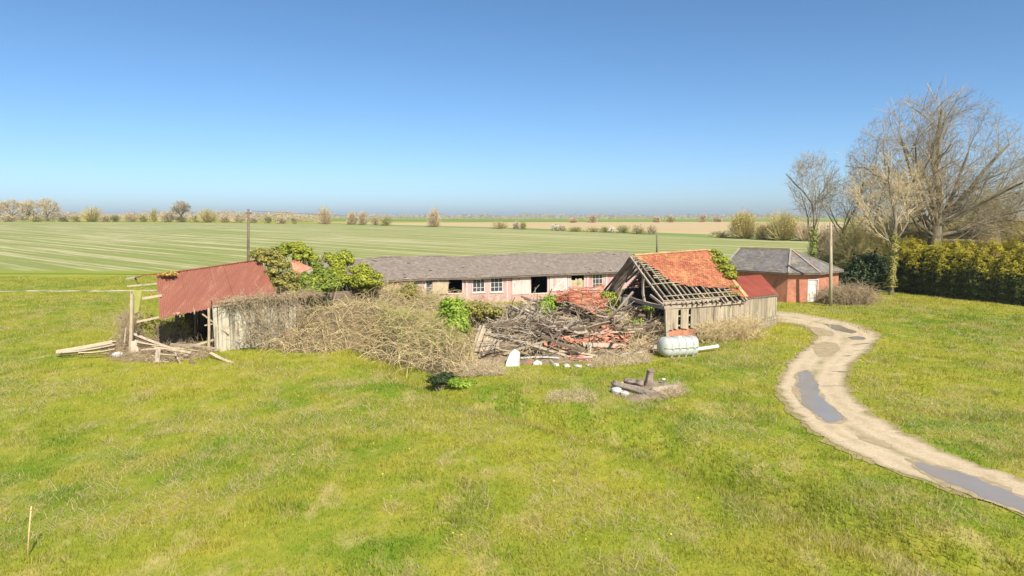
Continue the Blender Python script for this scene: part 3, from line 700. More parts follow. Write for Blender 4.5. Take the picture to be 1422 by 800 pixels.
# =================================================================== left tin barn
def tin_barn():
    a0 = W(222, 443, 39.0); a1 = W(385, 411, 44.0); r0 = W(217, 382, 43.2); r1 = W(362, 361, 48.0)
    root = empty('tin_roofed_barn', onground(-17, 42.5), 'half collapsed barn with sloping rusty red corrugated tin roof at the left', 'barn')
    # roof in sheets
    am = a0.lerp(a1, .5)+Vector((0, 0, .06)); e = lambda t_: (1-t_)**2*a0+2*t_*(1-t_)*am+t_*t_*a1
    cuts = [0, .22, .42, .62, .81, 1.0]
    for i, (u0, u1) in enumerate(zip(cuts[:-1], cuts[1:])):
        mb = MB(); dz = Vector((0, 0, .018*(i % 2)))
        corrug(mb, e(u0)+dz, e(u1+(.01 if u1 < 1 else 0))+dz, r0.lerp(r1, u0)+dz, r0.lerp(r1, u1+(.01 if u1 < 1 else 0))+dz, .21, .034, 8, warp=.035, seed=60+i)
        mb.build('roof_sheet', M_RTIN, root)
    # rear slope sheets
    q0 = r0+Vector((-1.2, 3.2, -1.3)); q1 = r1+Vector((-1.2, 3.2, -1.6)); mb = MB(); corrug(mb, q0, q1, r0, r1, .15, .02, 4, warp=.03); mb.build('roof_sheet', M_RTIN2, root)['label'] = 'rear roof sheet sloping away'
    mb = MB(); mb.beam(r0-(r1-r0)*.02+Vector((0, 0, .04)), r1+Vector((0, 0, .04)), .26, .03); mb.build('ridge_cap', M_RTIN2, root)
    # ridge end sticking out left with bright bent end
    t0 = W(180, 386.5, 43.6); t1 = W(217, 380.5, 43.4); mb = MB(); mb.beam(t0.lerp(t1, .25), t1, .34, .07, n=3, bend=-.03); mb.build('ridge_plate', M_RTIN2, root)
    mb = MB(); mb.beam(t0-Vector((.12, 0, .02)), t0.lerp(t1, .26)+Vector((0, 0, .01)), .38, .10); mb.build('bent_flashing', simple('bright_metal', (.42, .43, .45), (.6, .61, .63), 3, .4, metallic=.5, island=0), root)
    mb = MB(); mb.beam(t0.lerp(t1, .2), t0.lerp(t1, .3)+Vector((.05, 0, -.55)), .07, .07); mb.build('bracket', M_DARKW, root)
    # purlins and plates sticking out of the left end
    for (x0, y0, Y0, x1, y1, Y1, w_) in [(177, 397.5, 42.2, 222, 393.5, 42.5, .09), (183, 417, 40.4, 250, 406, 41.4, .13), (190, 447, 39.3, 250, 434.5, 39.9, .11)]:
        mb = MB(); mb.beam(W(x0, y0, Y0), W(x0, y0, Y0).lerp(W(x1, y1, Y1), .62 if Y0 > 40.3 and w_ > .12 else 1), w_, w_*1.1); mb.build('purlin', M_PALEW, root)
    # end post and posts
    mb = MB(); b0 = PX(181, 39.8); mb.beam(b0, W(183.5, 408, 39.8), .15, .15, n=3, bend=.03); mb.build('post', M_PALEW, root)['label'] = 'bleached outer corner post'
    mb = MB(); mb.beam(W(181, 425, 39.95), W(182, 404, 39.95), .05, .05); mb.build('post', M_PALEW, root)
    for (x, Y, yt) in [(271, 43.0, 424), (290, 40.55, 428), (296, 41.4, 424), (262, 46.0, 420)]:
        mb = MB(); mb.beam(PX(x, Y), W(x, yt, Y), .12 if x != 290 else .09, .12, n=2, bend=.02); mb.build('post', M_PALEW if x == 290 else M_DARKW, root)
    mb = MB(); mb.beam(W(281, 436, 40.8), W(318, 464, 41.0), .1, .06); mb.build('brace', M_PALEW, root)
    mb = MB(); mb.beam(W(284, 452, 40.8), W(300, 449, 41.0), .08, .06); mb.build('brace', M_PALEW, root)
    mb = MB(); mb.beam(W(250, 485, 40.6), W(302, 470.5, 41.0), .16, .12); mb.build('brace', M_PALEW, root)
    # timber rafters below roof
    for u in np.linspace(.04, .96, 9):
        mb = MB(); mb.beam(e(u)-Vector((0, 0, .10)), r0.lerp(r1, u)-Vector((0, 0, .10)), .07, .12); mb.build('rafter', M_GREYW, root)
    # board wall: front
    w0 = PX(298, 40.7); w1 = PX(412, 43.2)
    f = Frame(w0, w1-w0); L = (w1-w0).length
    top = lambda s_: 2.78+.25*s_/L
    mb = MB(); boards(mb, w0.xy, w1.xy, 0, 0, .22, .012, .03, .05, .05, zf0=lambda s_: .05, zf1=top, lean=.03); mb.build('front_wall', M_WEATHERB, root)
    mb = MB(); mb.beam(f.p(0, .06, 2.78), f.p(L, .06, 3.02), .09, .12); mb.beam(f.p(0, -.06, 1.2), f.p(L, -.06, 1.3), .07, .1); mb.build('wall_plate', M_GREYW, root)
    # left return wall of boards (in shade) behind the open bay, rear wall
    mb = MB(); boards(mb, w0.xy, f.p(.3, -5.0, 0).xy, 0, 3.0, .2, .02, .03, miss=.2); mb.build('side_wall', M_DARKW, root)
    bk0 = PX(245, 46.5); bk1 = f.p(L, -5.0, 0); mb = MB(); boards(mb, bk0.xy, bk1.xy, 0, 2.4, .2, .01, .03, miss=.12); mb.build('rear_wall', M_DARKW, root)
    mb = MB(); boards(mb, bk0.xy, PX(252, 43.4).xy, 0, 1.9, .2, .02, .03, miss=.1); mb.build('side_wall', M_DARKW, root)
    mb = MB(); boards(mb, w1.xy, bk1.xy, 0, 3.0, .2, .02, .03); mb.build('side_wall', M_GREYW, root)
    # yellow moss-stained sheet on the corner post (its own thing)
    mb = MB(); A = W(184, 404, 40.1); B_ = W(197, 402.5, 40.4); C = W(197, 419, 40.5); D_ = W(192, 433, 40.3); E_ = W(185, 436, 40.1)
    mb.plate([A, B_, C, D_, E_], .02); solo(mb, 'plastic_sheet', simple('yellow_sheet', (.42, .42, .10), (.55, .53, .18), 2, .6, island=0, trans=.3), PX(190, 40.2), label='torn yellow green sheet hanging on the bleached corner post', cat='sheet')
    BLD.append([tuple(p) for p in (w0.xy, w1.xy, bk1.xy, bk0.xy)])
    # small tiled roof corner poking out of the ivy
    r = empty('half_buried_roof', PX(418, 48.0), 'small rusty red roof corner poking out between the ivy clumps', 'roof')
    a, b_, c, d = W(403, 362, 48.2), W(410, 381, 47.4), W(434, 372, 47.7), W(408, 361, 48.5)
    mb = MB(); corrug(mb, b_, c, a, d, .15, .02, 4); mb.build('roof_sheet', simple('streaked_rust', (.45, .16, .10), (.6, .3, .2), 1.2, .6, (1, 1, .4), island=0, c3=(.62, .5, .4), t3=.6, scale3=2.5), r)
    mb = MB(); mb.plate([b_+Vector((0, .05, -.05)), c+Vector((0, .05, -.05)), c+Vector((0, .05, -1.2)), b_+Vector((0, .05, -1.2))], .05); mb.build('gable_board', M_GREYW, r)
tin_barn()

# =================================================================== collapsed tiled barn
M_RAFT = simple('rafter_wood', (.15, .12, .085), (.29, .24, .17), 2.5, .9, (3, 3, 3), island=.3, c3=(.11, .085, .06), t3=.58)
def tile_barn():
    E0 = W(925, 421, 42.7); E1 = W(1036, 413, 45.9); R0 = W(876, 355.5, 47.1); R1 = W(984, 347.5, 50.2); B0 = W(838, 402, 51.4); B1 = B0+(R1-R0)*1.0; B1.z = B0.z
    root = empty('tiled_barn', onground(12.3, 44.5), 'wrecked timber barn with bare rafters and orange clay tile roof', 'barn')
    u = (E1-E0).normalized(); up = (R0-E0).normalized(); nf = u.cross(up); nf = nf if nf.z > 0 else -nf
    # front rafters
    n = 17
    for i in range(n):
        t_ = i/(n-1); a = E0.lerp(E1, t_+random.uniform(-.012, .012))-up*random.uniform(.1, .35); b_ = R0.lerp(R1, min(1, max(0, t_+random.uniform(-.012, .012)))); mb = MB()
        mb.beam(a-nf*.09, b_-nf*.09, .12, .13, up=nf, bend=random.uniform(-.05, .09), n=3); mb.build('rafter', M_RAFT if i % 4 else M_PLANK, root)
    nb = (R0-B0).normalized()
    for i in range(14):
        t_ = i/13; b_ = R0.lerp(R1, t_); c = B0.lerp(B1, t_)
        k = 1.0 if i not in (3, 5) else .75
        mb = MB(); mb.beam(b_-Vector((0, 0, .1)), b_.lerp(c, k)-Vector((0, 0, .1))+Vector((random.uniform(-.15, .1), 0, 0)), .09, .13, bend=random.uniform(0, .14), n=3); mb.build('rafter', M_RAFT, root)
    # slipped rafters fanned at the rear left (hanging from ridge to ground-ish)
    for i in range(7):
        a = R0.lerp(R1, -.01+.02*i)+Vector((random.uniform(-.2, .1), .1, -.15)); c = W(830+3.2*i+random.uniform(-3, 3), 418+random.uniform(-6, 4), 50.2-.25*i)
        mb = MB(); mb.beam(a, c, .08, .12, bend=random.uniform(-.05, .2), n=4); mb.build('rafter', M_RAFT, root)
    # battens on the stripped part
    def vmin(uu): return float(np.interp(uu, [0, .02, .06, .14, .2, .28, .36, .5, .63, .80, .86, .90, .95, 1.0], [1.2, .95, .88, .72, .46, .36, .29, .27, .21, .20, .14, .06, 0, 0]))
    bt = MB()
    for j in range(1, 24):
        v = j/24; A = E0.lerp(R0, v); B_ = E1.lerp(R1, v); last = 0
        # batten exists until tiles begin
        ue = max([x/50 for x in range(51) if vmin(x/50) > v-.04] or [0])
        segs = []
        if v > .86 or j in (1, 3, 9) or True:
            full = v > .86 or j in (1, 3, 9)
            s0 = random.uniform(-.02, .03) if full else max(0, ue-random.uniform(.03, .14))
            ueb = ue+.05
            bt.beam(A.lerp(B_, s0)+nf*.01, A.lerp(B_, min(1, ueb))+nf*.01, .045, .03, up=nf, bend=random.uniform(-.03, .03), n=4)
    bt.build('battens', M_PALEW, root)
    def mask(uu, v):
        q = math.floor(uu*16)/16
        return v > vmin(uu*.6+q*.4)+random.uniform(-.012, .012)
    tl = MB(); tiled(tl, E0, E1, R0, R1, .17, .135, .014, .03, mask=mask, nrm=nf); tl.build('roof_tiles', M_TILEO, root)
    un = MB(); un.add([E0.lerp(R0, .5)+u*2.8-nf*.03, E1.lerp(R1, .25)-nf*.03, E1.lerp(R1, .98)-nf*.03, R0.lerp(R1, .2)-up*.2-nf*.03], [(0, 1, 2, 3)]); un.build('roof_underlay', M_DARKW, root)
    # rear slope tiles
    nr = (B1-B0).cross(R0-B0).normalized(); nr = nr if nr.z > 0 else -nr
    tl = MB(); tiled(tl, B1, B0, R1, R0, .19, .16, .014, .02, mask=lambda a, v: (1-a) > .30 and random.random() > .02, nrm=nr); o = tl.build('roof_tiles', M_TILER, root); o['label'] = 'rear slope tiles seen from beneath'
    # ridge tiles, lichened right verge
    mb = MB(); d = (R1-R0); k = 0
    L = d.length; s_ = .25
    while s_ < L: mb.beam(R0+d*(s_/L)+Vector((0, 0, .07)), R0+d*(min(s_+.38, L)/L)+Vector((0, 0, .07)), .22, .07, roll=random.uniform(-.05, .05)); s_ += .40
    mb.build('ridge_tiles', M_LICHEN, root)
    mb = MB()
    for i in range(30):
        v = i/30; p0 = E1.lerp(R1, v)+nf*.06; p1 = E1.lerp(R1, v+.03)+nf*.06; mb.beam(p0+u*random.uniform(-.03, .03), p1, .30, .05, up=nf, roll=random.uniform(-.1, .1))
    mb.build('verge_tiles', M_LICHEN, root)
    # wall plate, posts and walls
    mb = MB(); mb.beam(E0-u*.15-nf*.12-Vector((0, 0, .16)), E1-nf*.12-Vector((0, 0, .16)), .16, .2, n=4, bend=.05); mb.build('wall_plate', M_GREYW, root)
    mb = MB(); mb.beam(E0-u*.2+up*.1-Vector((0, 0, .05)), E0.lerp(E1, .66)+up*.1-Vector((0, 0, .03)), .05, .17, up=(0, 0, 1), n=4, bend=.04); mb.build('fascia_board', M_GREYW, root)
    mb = MB(); c0 = E0+Vector((0, 0, -.3)); c1 = E0.lerp(B0, .62)+Vector((0, 0, -.15)); mb.beam(c0, c1, .2, .24, n=3, bend=.08); mb.build('tie_beam', M_GREYW, root)
    mb = MB(); mb.beam(E0.lerp(B0, .30)-Vector((0, 0, .3)), E0.lerp(R0, .62)-Vector((0, 0, .1)), .12, .14, n=3, bend=.12); mb.build('brace', M_GREYW, root)
    mb = MB(); mb.beam(W(903, 410, 43.4), W(921, 424, 42.4), .10, .14); mb.build('brace', M_GREYW, root)
    f0 = Vector((E0.x+.15, E0.y+.12, 0)); f1 = Vector((E1.x-.1, E1.y+.12, 0)); fr = Frame(f0, f1-f0); L = (f1-f0).length
    for s_, w_ in ((-.1, .24), (2.2, .14), (4.4, .14), (L-.05, .16)):
        mb = MB(); mb.beam(fr.p(s_+(.12 if s_ < 0 else 0), .02 if s_ < 0 else -.12, float(gz(*fr.p(s_, 0, 0).xy))-.05), fr.p(s_-(.06 if s_ < 0 else 0), .02 if s_ < 0 else -.12, 2.42), w_, .14, up=fr.n, n=3, bend=.03); mb.build('post', M_GREYW, root)
    sk = lambda s_: abs(s_-.95) < .07 or abs(s_-1.86) < .08
    mb = MB(); boards(mb, f0.xy, f1.xy, .0, 2.40, .20, .010, .028, .06, .03, skip=sk, zf0=lambda s_: 1.0 if s_ < 2.4 else .15); mb.build('front_boards', M_PLANK, root)
    mb = MB(); [fr.slab(mb, .05, L, z, z+.09, -.075, -.005) for z in (1.15, 1.75, 2.2)]; mb.build('rail', M_GREYW, root)
    mb = MB(); fr.slab(mb, .1, 2.5, -.1, .95, -.22, -.08); o = mb.build('brick_footing', M_BRICK, root); setuv(o, fr.u)
    # right gable and rear wall, inner floor
    g1 = Vector((B1.x, B1.y, 0)); mb = MB(); Lg = (g1-f1).length
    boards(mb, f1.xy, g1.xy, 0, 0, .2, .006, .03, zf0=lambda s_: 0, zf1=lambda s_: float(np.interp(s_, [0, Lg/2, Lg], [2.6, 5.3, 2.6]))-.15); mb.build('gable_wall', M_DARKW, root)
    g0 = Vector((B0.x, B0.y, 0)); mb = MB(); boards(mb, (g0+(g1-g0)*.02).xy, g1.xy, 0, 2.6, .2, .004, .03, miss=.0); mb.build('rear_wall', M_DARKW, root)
    mb = MB(); mb.beam(B0-Vector((.3, 0, .1)), B1-Vector((0, 0, .1)), .15, .2); mb.build('wall_plate', M_GREYW, root)
    mb = MB(); mb.plate([W(861, 412, 47.5), W(876, 413.5, 47.2), W(876, 425, 47.2), W(862, 424, 47.5)], .05); mb.build('white_board', M_WEATHERB, root)
    BLD.append([tuple(p.xy) for p in (f0, f1, g1, g0)])
    return fr, E0, E1, R0, R1, nf, f1
BFR, BE0, BE1, BR0, BR1, BNF, BF1 = tile_barn()

# =================================================================== lean-to store
def lean_to():
    a = W(1031, 414, 46.6); b_ = W(1081, 408, 51.4); c = W(1057, 381.5, 54.6); d = W(1022, 384, 50.5)
    root = empty('lean_to_shed', PX(1062, 49.5), 'small plank lean-to with smooth dark red tin roof right of the tiled barn', 'shed')
    mb = MB(); corrug(mb, a, b_, d, c, .15, .014, 4, warp=.015); mb.build('roof', M_RTIN2, root)
    mb = MB(); mb.beam(a-Vector((0, 0, .08)), b_-Vector((0, 0, .08)), .08, .12); mb.build('eave_board', M_DARKW, root)
    w0 = Vector((a.x+.1, a.y+.12, 0)); w1 = Vector((b_.x-.12, b_.y-.02, 0)); L = (w1-w0).length; fr = Frame(w0, w1-w0)
    zt = lambda s_: a.z+(b_.z-a.z)*s_/L-.08
    mb = MB(); boards(mb, w0.xy, w1.xy, 0, 0, .24, .012, .03, .02, .01, zf0=lambda s_: .75, zf1=zt); mb.build('front_boards', M_PLANK, root)
    mb = MB()
    for k in range(5): fr.slab(mb, .02, L, -.05+.16*k, .095+.16*k, -.01-.012*k, .035-.012*k)
    mb.build('base_boards', M_WEATHERB, root)
    e1 = Vector((c.x-.1, c.y, 0)); mb = MB(); L2 = (e1-w1).length; boards(mb, w1.xy, e1.xy, 0, 0, .2, .01, .03, zf0=lambda s_: 0, zf1=lambda s_: b_.z+(c.z-b_.z)*s_/L2-.08); mb.build('end_wall', M_PLANK, root)
    BLD.append([tuple(p.xy) for p in (w0, w1, e1, Vector((d.x, d.y, 0)))])
lean_to()

# =================================================================== brick roundhouse shed
def brick_shed():
    EZ = 2.85
    C = [Vector((21.6, 69.8)), Vector((26.0, 65.0)), Vector((28.75, 64.9)), Vector((32.3, 68.2)), Vector((31.6, 74.5)), Vector((25.0, 76.5))]
    root = empty('brick_shed', onground(27.5, 69), 'red brick shed with hipped slate roof and white door, by the right utility pole', 'shed')
    Rl = W(1028, 344.5, 73.0); Rr = W(1098, 346.5, 69.0)
    cen_ = Vector((27.5, 70.3))
    for i in range(6):
        p, q = C[i], C[(i+1) % 6]; fr = Frame(p, (q-p)); L = (q-p).length
        holes = []
        if i == 1:
            s0, zt = fr.px(1123, 388.5); s1, _ = fr.px(1136, 388.5); holes = [(s0, s1, -.3, min(zt, 2.3))]; dh = (fr, s0, s1, min(zt, 2.3))
        mb = MB(); fr.wall(mb, 0 if i else 0, L, -.3, EZ, holes, -.22, 0); o = mb.build('wall', M_BRICK, root); setuv(o, fr.u)
    fr, s0, s1, zt = dh
    mb = MB(); boards(mb, fr.p(s0+.04, -.08, 0).xy, fr.p(s1-.04, -.08, 0).xy, .05, zt-.05, .16, .004, .04, 0, 0); o = mb.build('door', simple('white_flaking_paint', (.62, .6, .56), (.74, .72, .68), 2, .8, (4, 4, .6), island=.06, c3=(.40, .34, .27), t3=.58), root)
    mb = MB(); [fr.slab(mb, s0+.05, s1-.05, z, z+.1, -.038, -.015) for z in (.45, 1.7)]; mb.build('ledge', M_WINW, o)
    mb = MB(); fr.slab(mb, s0-.06, s0+.03, 0, zt+.06, -.1, .02); fr.slab(mb, s1-.03, s1+.06, 0, zt+.06, -.1, .02); fr.slab(mb, s0+.03, s1-.03, zt-.03, zt+.06, -.1, .02); mb.build('door_frame', M_WINW, root)
    ex = [p+(p-cen_).normalized()*.42 for p in C]; ex3 = [Vector((p.x, p.y, EZ-.05)) for p in ex]
    slopes = [(ex3[0], ex3[1], Rl, Rr), (ex3[1], ex3[2], Rr, Rr), (ex3[2], ex3[3], Rr, Rr), (ex3[3], ex3[4], Rr, Rr), (ex3[4], ex3[5], Rr, Rl), (ex3[5], ex3[0], Rl, Rl)]
    mb = MB(); un = MB()
    for a, b_, c, d in slopes:
        n_ = (b_-a).cross(((c+d)/2)-a).normalized(); n_ = n_ if n_.z > 0 else -n_
        tiled(mb, a, b_, c, d, .28, .19, .012, .012, nrm=n_, drop=.006)
        if (d-c).length > .1: un.plate([a, b_, d, c], .04, n_)
        else: un.plate([a, b_, c], .04, n_)
    un.build('roof_boarding', M_DARKW, root); mb.build('roof', M_SLATE, root)
    mb = MB()
    for a in (ex3[1], ex3[2], ex3[3]): mb.beam(a+Vector((0, 0, .07)), Rr+Vector((0, 0, .09)), .16, .05, n=6)
    mb.beam(ex3[0]+Vector((0, 0, .07)), Rl+Vector((0, 0, .09)), .16, .05); mb.beam(ex3[5]+Vector((0, 0, .07)), Rl+Vector((0, 0, .09)), .16, .05); mb.build('hip_flashing', M_LEAD, root)
    mb = MB(); d = Rr-Rl; s_ = 0; L = d.length
    while s_ < L: mb.beam(Rl+d*(s_/L)+Vector((0, 0, .1)), Rl+d*(min(s_+.4, L)/L)+Vector((0, 0, .1)), .24, .08, roll=random.uniform(-.1, .1)); s_ += .42
    mb.build('ridge_tiles', M_LICHEN, root)
    mb = MB()
    for a, b_ in zip(ex3, ex3[1:]+ex3[:1]): mb.beam(a-Vector((0, 0, .08)), b_-Vector((0, 0, .08)), .06, .12)
    mb.build('eave_board', M_DARKW, root)
    BLD.append([tuple(p) for p in C])
brick_shed()

# =================================================================== poles and stake
def pole(x, Y, ytop, r, label, arm=False, wob=0, pm=None):
    pm = pm or simple('pole_wood', (.34, .28, .18), (.50, .43, .30), 2, .9, (4, 4, .5), island=0, c3=(.2, .16, .11), t3=.62)
    p = PX(x, Y); root = empty('utility_pole', p, label, 'pole'); tp = W(x+wob, ytop, Y)
    mb = MB(); mb.tube([p-Vector((0, 0, .2)), p.lerp(tp, .5)+Vector((.02, 0, 0)), tp], [r*1.15, r, r*.8], 10); mb.build('shaft', pm, root, True)
    mb = MB(); mb.beam(tp+Vector((-.28, 0, -.35)), tp+Vector((.28, 0, -.35)), .08, .1); mb.build('crossarm', M_DARKW, root)
    for k in (-.22, .22):
        mb = MB(); q = tp+Vector((k, 0, -.29)); mb.tube([q, q+Vector((0, 0, .06)), q+Vector((0, 0, .10)), q+Vector((0, 0, .16))], [.03, .055, .035, .045], 8); mb.build('insulator', M_CONC, root, True)
    return tp
tA = pole(1153.5, 62.0, 309, .14, 'pale wooden utility pole standing in front of the brick shed')
tB = pole(344, 62.0, 290.5, .12, 'thin dark wooden utility pole behind the ivy and tin barn', wob=1, pm=M_DARKW)
tC = pole(912, 140, 326, .16, 'short distant wooden pole in the crop field behind the tiled barn', pm=M_DARKW)
def wire(a, b_, sag, label):
    pts = [a.lerp(b_, t_)-Vector((0, 0, sag*4*t_*(1-t_))) for t_ in np.linspace(0, 1, 25)]
    mb = MB(); mb.tube(pts, [.012]*25, 4); solo(mb, 'overhead_wire', M_DARKW, a, label=label, cat='wire')
wire(tB+Vector((.22, 0, -.15)), Vector((40, 240, 9.5)), 1.5, 'thin overhead wire running from the left pole across the field')
wire(tA+Vector((.22, 0, -.15)), Vector((75, 66, 7.8)), .6, 'thin overhead wire running right from the pale pole into the trees')
p0 = PX(37, 15.6); p1 = W(43.5, 703, 15.6)
root = empty('marker_stake', p0, 'thin straw coloured bamboo stake upright in the near left grass', 'stake')
mb = MB(); pts = [p0-Vector((0, 0, .2))]; 
mb.tube([p0-Vector((0, 0, .2)), p0.lerp(p1, .5), p1], [.019, .018, .016], 8); mb.build('cane', simple('bamboo', (.55, .40, .16), (.66, .5, .24), 4, .6, island=0, bump=0), root, True)
for t_ in (.25, .48, .72, .93):
    mb = MB(); q = p0.lerp(p1, t_); mb.tube([q-Vector((0, 0, .012)), q, q+Vector((0, 0, .012))], [.019, .024, .019], 8); mb.build('node_ring', simple('bamboo_ring', (.40, .28, .12), (.48, .35, .16), 4, .6, island=0, bump=0) if 'bamboo_ring' not in MATS else MATS['bamboo_ring'], root, True)
# =================================================================== rubble heap of the collapsed barn
HP = [tuple(G(*q))[:2] for q in [(655, 509), (705, 507), (770, 507), (850, 501), (905, 495), (930, 480), (925, 455), (900, 432), (858, 424), (790, 420), (735, 436), (690, 446), (650, 470)]]
def heap(x, y):
    x = np.asarray(x, float); y = np.asarray(y, float)
    ins = inpoly(x, y, HP); d = polydist(x, y, HP)*ins
    k = np.clip(d/3.2, 0, 1); k = k*k*(3-2*k)
    hh = .62+.35*np.exp(-(((x-5.2)/3.2)**2+((y-48.5)/3.6)**2))+.5*np.exp(-(((x-6.5)/2.0)**2+((y-45.0)/2.2)**2))+.35*vnoise(x, y, 1.7, 77)
    return k*hh+ins*.45*np.clip(d/.6, 0, 1)*vnoise(x, y, .7, 78)
def GH(px, py):
    d = ray(px, py); Y = 28.0
    while Y < 70:
        p = W(px, py, Y)
        if p.z <= float(gz(p.x, p.y))+float(heap(p.x, p.y)): return p
        Y += .05
    return W(px, py, Y)
def bump_sheet(name, poly, hf, step, mat, label, cat, kind=None, dz=-.04, parent=None):
    P = np.array(poly); lo = P.min(0)-step; hi = P.max(0)+step; xs = np.arange(lo[0], hi[0], step); ys = np.arange(lo[1], hi[1], step)
    X, Y = np.meshgrid(xs, ys); ins = inpoly(X, Y, poly); Z = gz(X, Y)+dz+hf(X, Y)
    idx = np.arange(X.size).reshape(X.shape); q = np.stack([idx[:-1, :-1], idx[:-1, 1:], idx[1:, 1:], idx[1:, :-1]], -1)
    kp = ins[:-1, :-1] | ins[1:, 1:] | ins[:-1, 1:] | ins[1:, :-1]
    V = np.stack([X, Y, Z], -1).reshape(-1, 3); Q = q[kp]
    used = np.unique(Q); mp = np.zeros(len(V), int); mp[used] = np.arange(len(used))
    c = V[used].mean(0); c[2] = 0
    o = obj(name, mesh_np(name, V[used]-c, mp[Q], mat, True)); o.location = Vector(c); return tag(o, label, cat, kind=kind)
bump_sheet('rubble_heap', HP, heap, .2, simple('heap_soil_shade', (.13, .095, .06), (.26, .20, .13), 2.5, .95, island=0, c3=(.30, .15, .09), t3=.64, scale3=1.5, bump=1.0), 'brown earth and rubble heap under the fallen timbers', 'rubble', 'stuff')  # soil colour darkened to paint shade into the gaps among the timbers

def timber(p0, p1, w_, h, mat, label, group='fallen timbers of the collapsed barn', name='fallen_timber', cat='timber', **kw):
    p0, p1 = Vector(p0), Vector(p1); mb = MB(); mb.beam(p0, p1, w_, h, n=3, roll=random.uniform(-.7, .7), bend=random.uniform(-.06, .08), **kw)
    return solo(mb, name, mat, p0 if p0.z < p1.z else p1, label=label, cat=cat, group=group)
KEY = [  # x0,y0,x1,y1,w,h,mat,lift0,lift1,label
 (853, 448, 911, 430, .20, .22, M_DARKW, .3, .5, 'long dark beam leaning up towards the open barn'),
 (790, 451, 822, 443, .16, .18, M_DARKW, .3, .35, 'dark timber lying below the heap of red tiles'),
 (797, 429, 824, 444, .14, .16, M_DARKW, .3, .3, 'dark rafter sloping down the edge of the red tile heap'),
 (847, 445, 872, 476, .10, .13, M_DARKW, .3, .3, 'thin dark rafter slanting down right of the tile slab'),
 (817, 453, 839, 475, .12, .14, M_DARKW, .3, .2, 'dark rafter end slanting down mid heap'),
 (800, 454, 815, 474, .10, .10, M_PALEW, .35, .1, 'pale short post leaning in front of the dark gap, left one'),
 (812, 452, 816, 473, .12, .10, M_PALEW, .35, .1, 'pale short post nearly upright before the dark gap'),
 (783, 448, 796, 428, .12, .14, M_DARKW, .2, .4, 'dark timber standing up at the left edge of the tile heap'),
 (826, 436, 858, 402, .05, .05, M_PALEW, .3, .5, 'thin white stick poking up across the green bush'),
 (831, 438, 846, 418, .05, .05, M_PALEW, .3, .4, 'short white stick beside the tile heap'),
 (808, 479, 912, 483, .24, .26, M_GREYW, .2, .2, 'longest heavy grey beam lying level across the front of the heap'),
 (862, 491, 891, 489, .12, .08, M_WHITE, .1, .1, 'white painted plank lying left of the tank'),
 (776, 488, 829, 495, .12, .10, M_PALEW, .15, .1, 'pale plank lying low in front of the heap'),
 (898, 463, 923, 437, .09, .1, M_PALEW, .15, .5, 'ochre pole leaning against the barn corner post'),
 (905, 467, 924, 447, .07, .08, M_PALEW, .15, .4, 'short ochre pole leaning against the barn corner post'),
 (703, 470, 785, 495, .20, .18, M_GREYW, .25, .15, 'thick grey beam sloping down behind the white slab'),
 (677, 451, 696, 459, .12, .10, M_PALEW, .5, .4, 'bleached plank end poking out above the slat panel'),
 (734, 451, 753, 465, .14, .12, M_GREYW, .4, .3, 'grey plank tipped above the tangled sticks'),
 (770, 485, 798, 492, .14, .10, M_PALEW, .2, .1, 'bleached plank at the foot of the heap'),
 (723, 497, 776, 497, .10, .08, M_WHITE, .1, .1, 'white rail lying right of the white slab'),
 (752, 486, 768, 505, .14, .12, M_GREYW, .3, .05, 'grey board leaning out at the heap foot'),
 (677, 445, 699, 449, .14, .12, M_DARKW, .5, .45, 'dark board topmost above the slat panel'),
 (843, 428, 888, 447, .5, .10, M_GREYW, .35, .35, 'wide grey panel sliding off the barn end'),
 (850, 440, 866, 425, .22, .06, M_CONC, .5, .55, 'pale grey sheet propped on the heap, left one'),
 (858, 446, 876, 432, .2, .06, M_CONC, .5, .5, 'pale grey sheet propped on the heap, middle one'),
 (866, 456, 882, 440, .2, .06, M_CONC, .4, .45, 'pale grey sheet propped on the heap, right one'),
]
for x0, y0, x1, y1, w_, h, mt, l0, l1, lb in KEY:
    a = GH(x0, y0+l0*12); b_ = GH(x1, y1+l1*12); a.z += l0; b_.z += l1
    a = W(x0, y0, a.y); b_ = W(x1, y1, b_.y); timber(a, b_, w_, h, mt, lb)
# scattered timbers
zones = [(HP, 105, 'heap')]
pts = polysample(HP, 2600); ct = 0
ctr = np.array(HP).mean(0)
for (x, y) in pts:
    if ct >= 210: break
    z = float(gz(x, y))+float(heap(x, y)); L = random.choice([.8, 1.2, 1.6, 2.2, 2.8, 3.2])*random.uniform(.8, 1.15)
    a = random.gauss(-.35, .55) if random.random() < .65 else random.uniform(0, math.pi)
    el = random.gauss(.05, .2) if random.random() < .8 else random.uniform(.4, 1.0)
    d = Vector((math.cos(a)*math.cos(el), math.sin(a)*math.cos(el), math.sin(el)))
    p0 = Vector((x, y, z+random.uniform(.05, .75)))-d*L/2; p1 = p0+d*L
    dd_ = float(polydist(np.array([x]), np.array([y]), HP)[0])
    if dd_ < .45 or (dd_ < L*.4 and random.random() < .7): continue
    if 2.6 < x < 7.2 and y > 44.5 and z > .7: continue
    g0 = float(gz(p0.x, p0.y)); p0.z = max(p0.z, g0+.03); p1.z = max(p1.z, float(gz(p1.x, p1.y))+.03)
    mt = random.choice([M_GREYW, M_DARKW, M_DARKW, M_PALEW, M_GREYW, M_DARKW]); nm = {M_GREYW: 'grey', M_DARKW: 'dark', M_PALEW: 'pale'}[mt]
    side = 'between bramble and white slab' if x < 0 else ('before the red tile heap' if x < 5 else 'between tile heap and open barn')
    ln = 'short' if L < 1.5 else 'long'
    timber(p0, p1, random.choice([.10, .14, .18, .24]), random.choice([.05, .08, .12]), mt, f'{ln} {nm} weathered timber in the heap {side}', group=f'{ln} {nm} timbers in the heap {side}')
    ct += 1
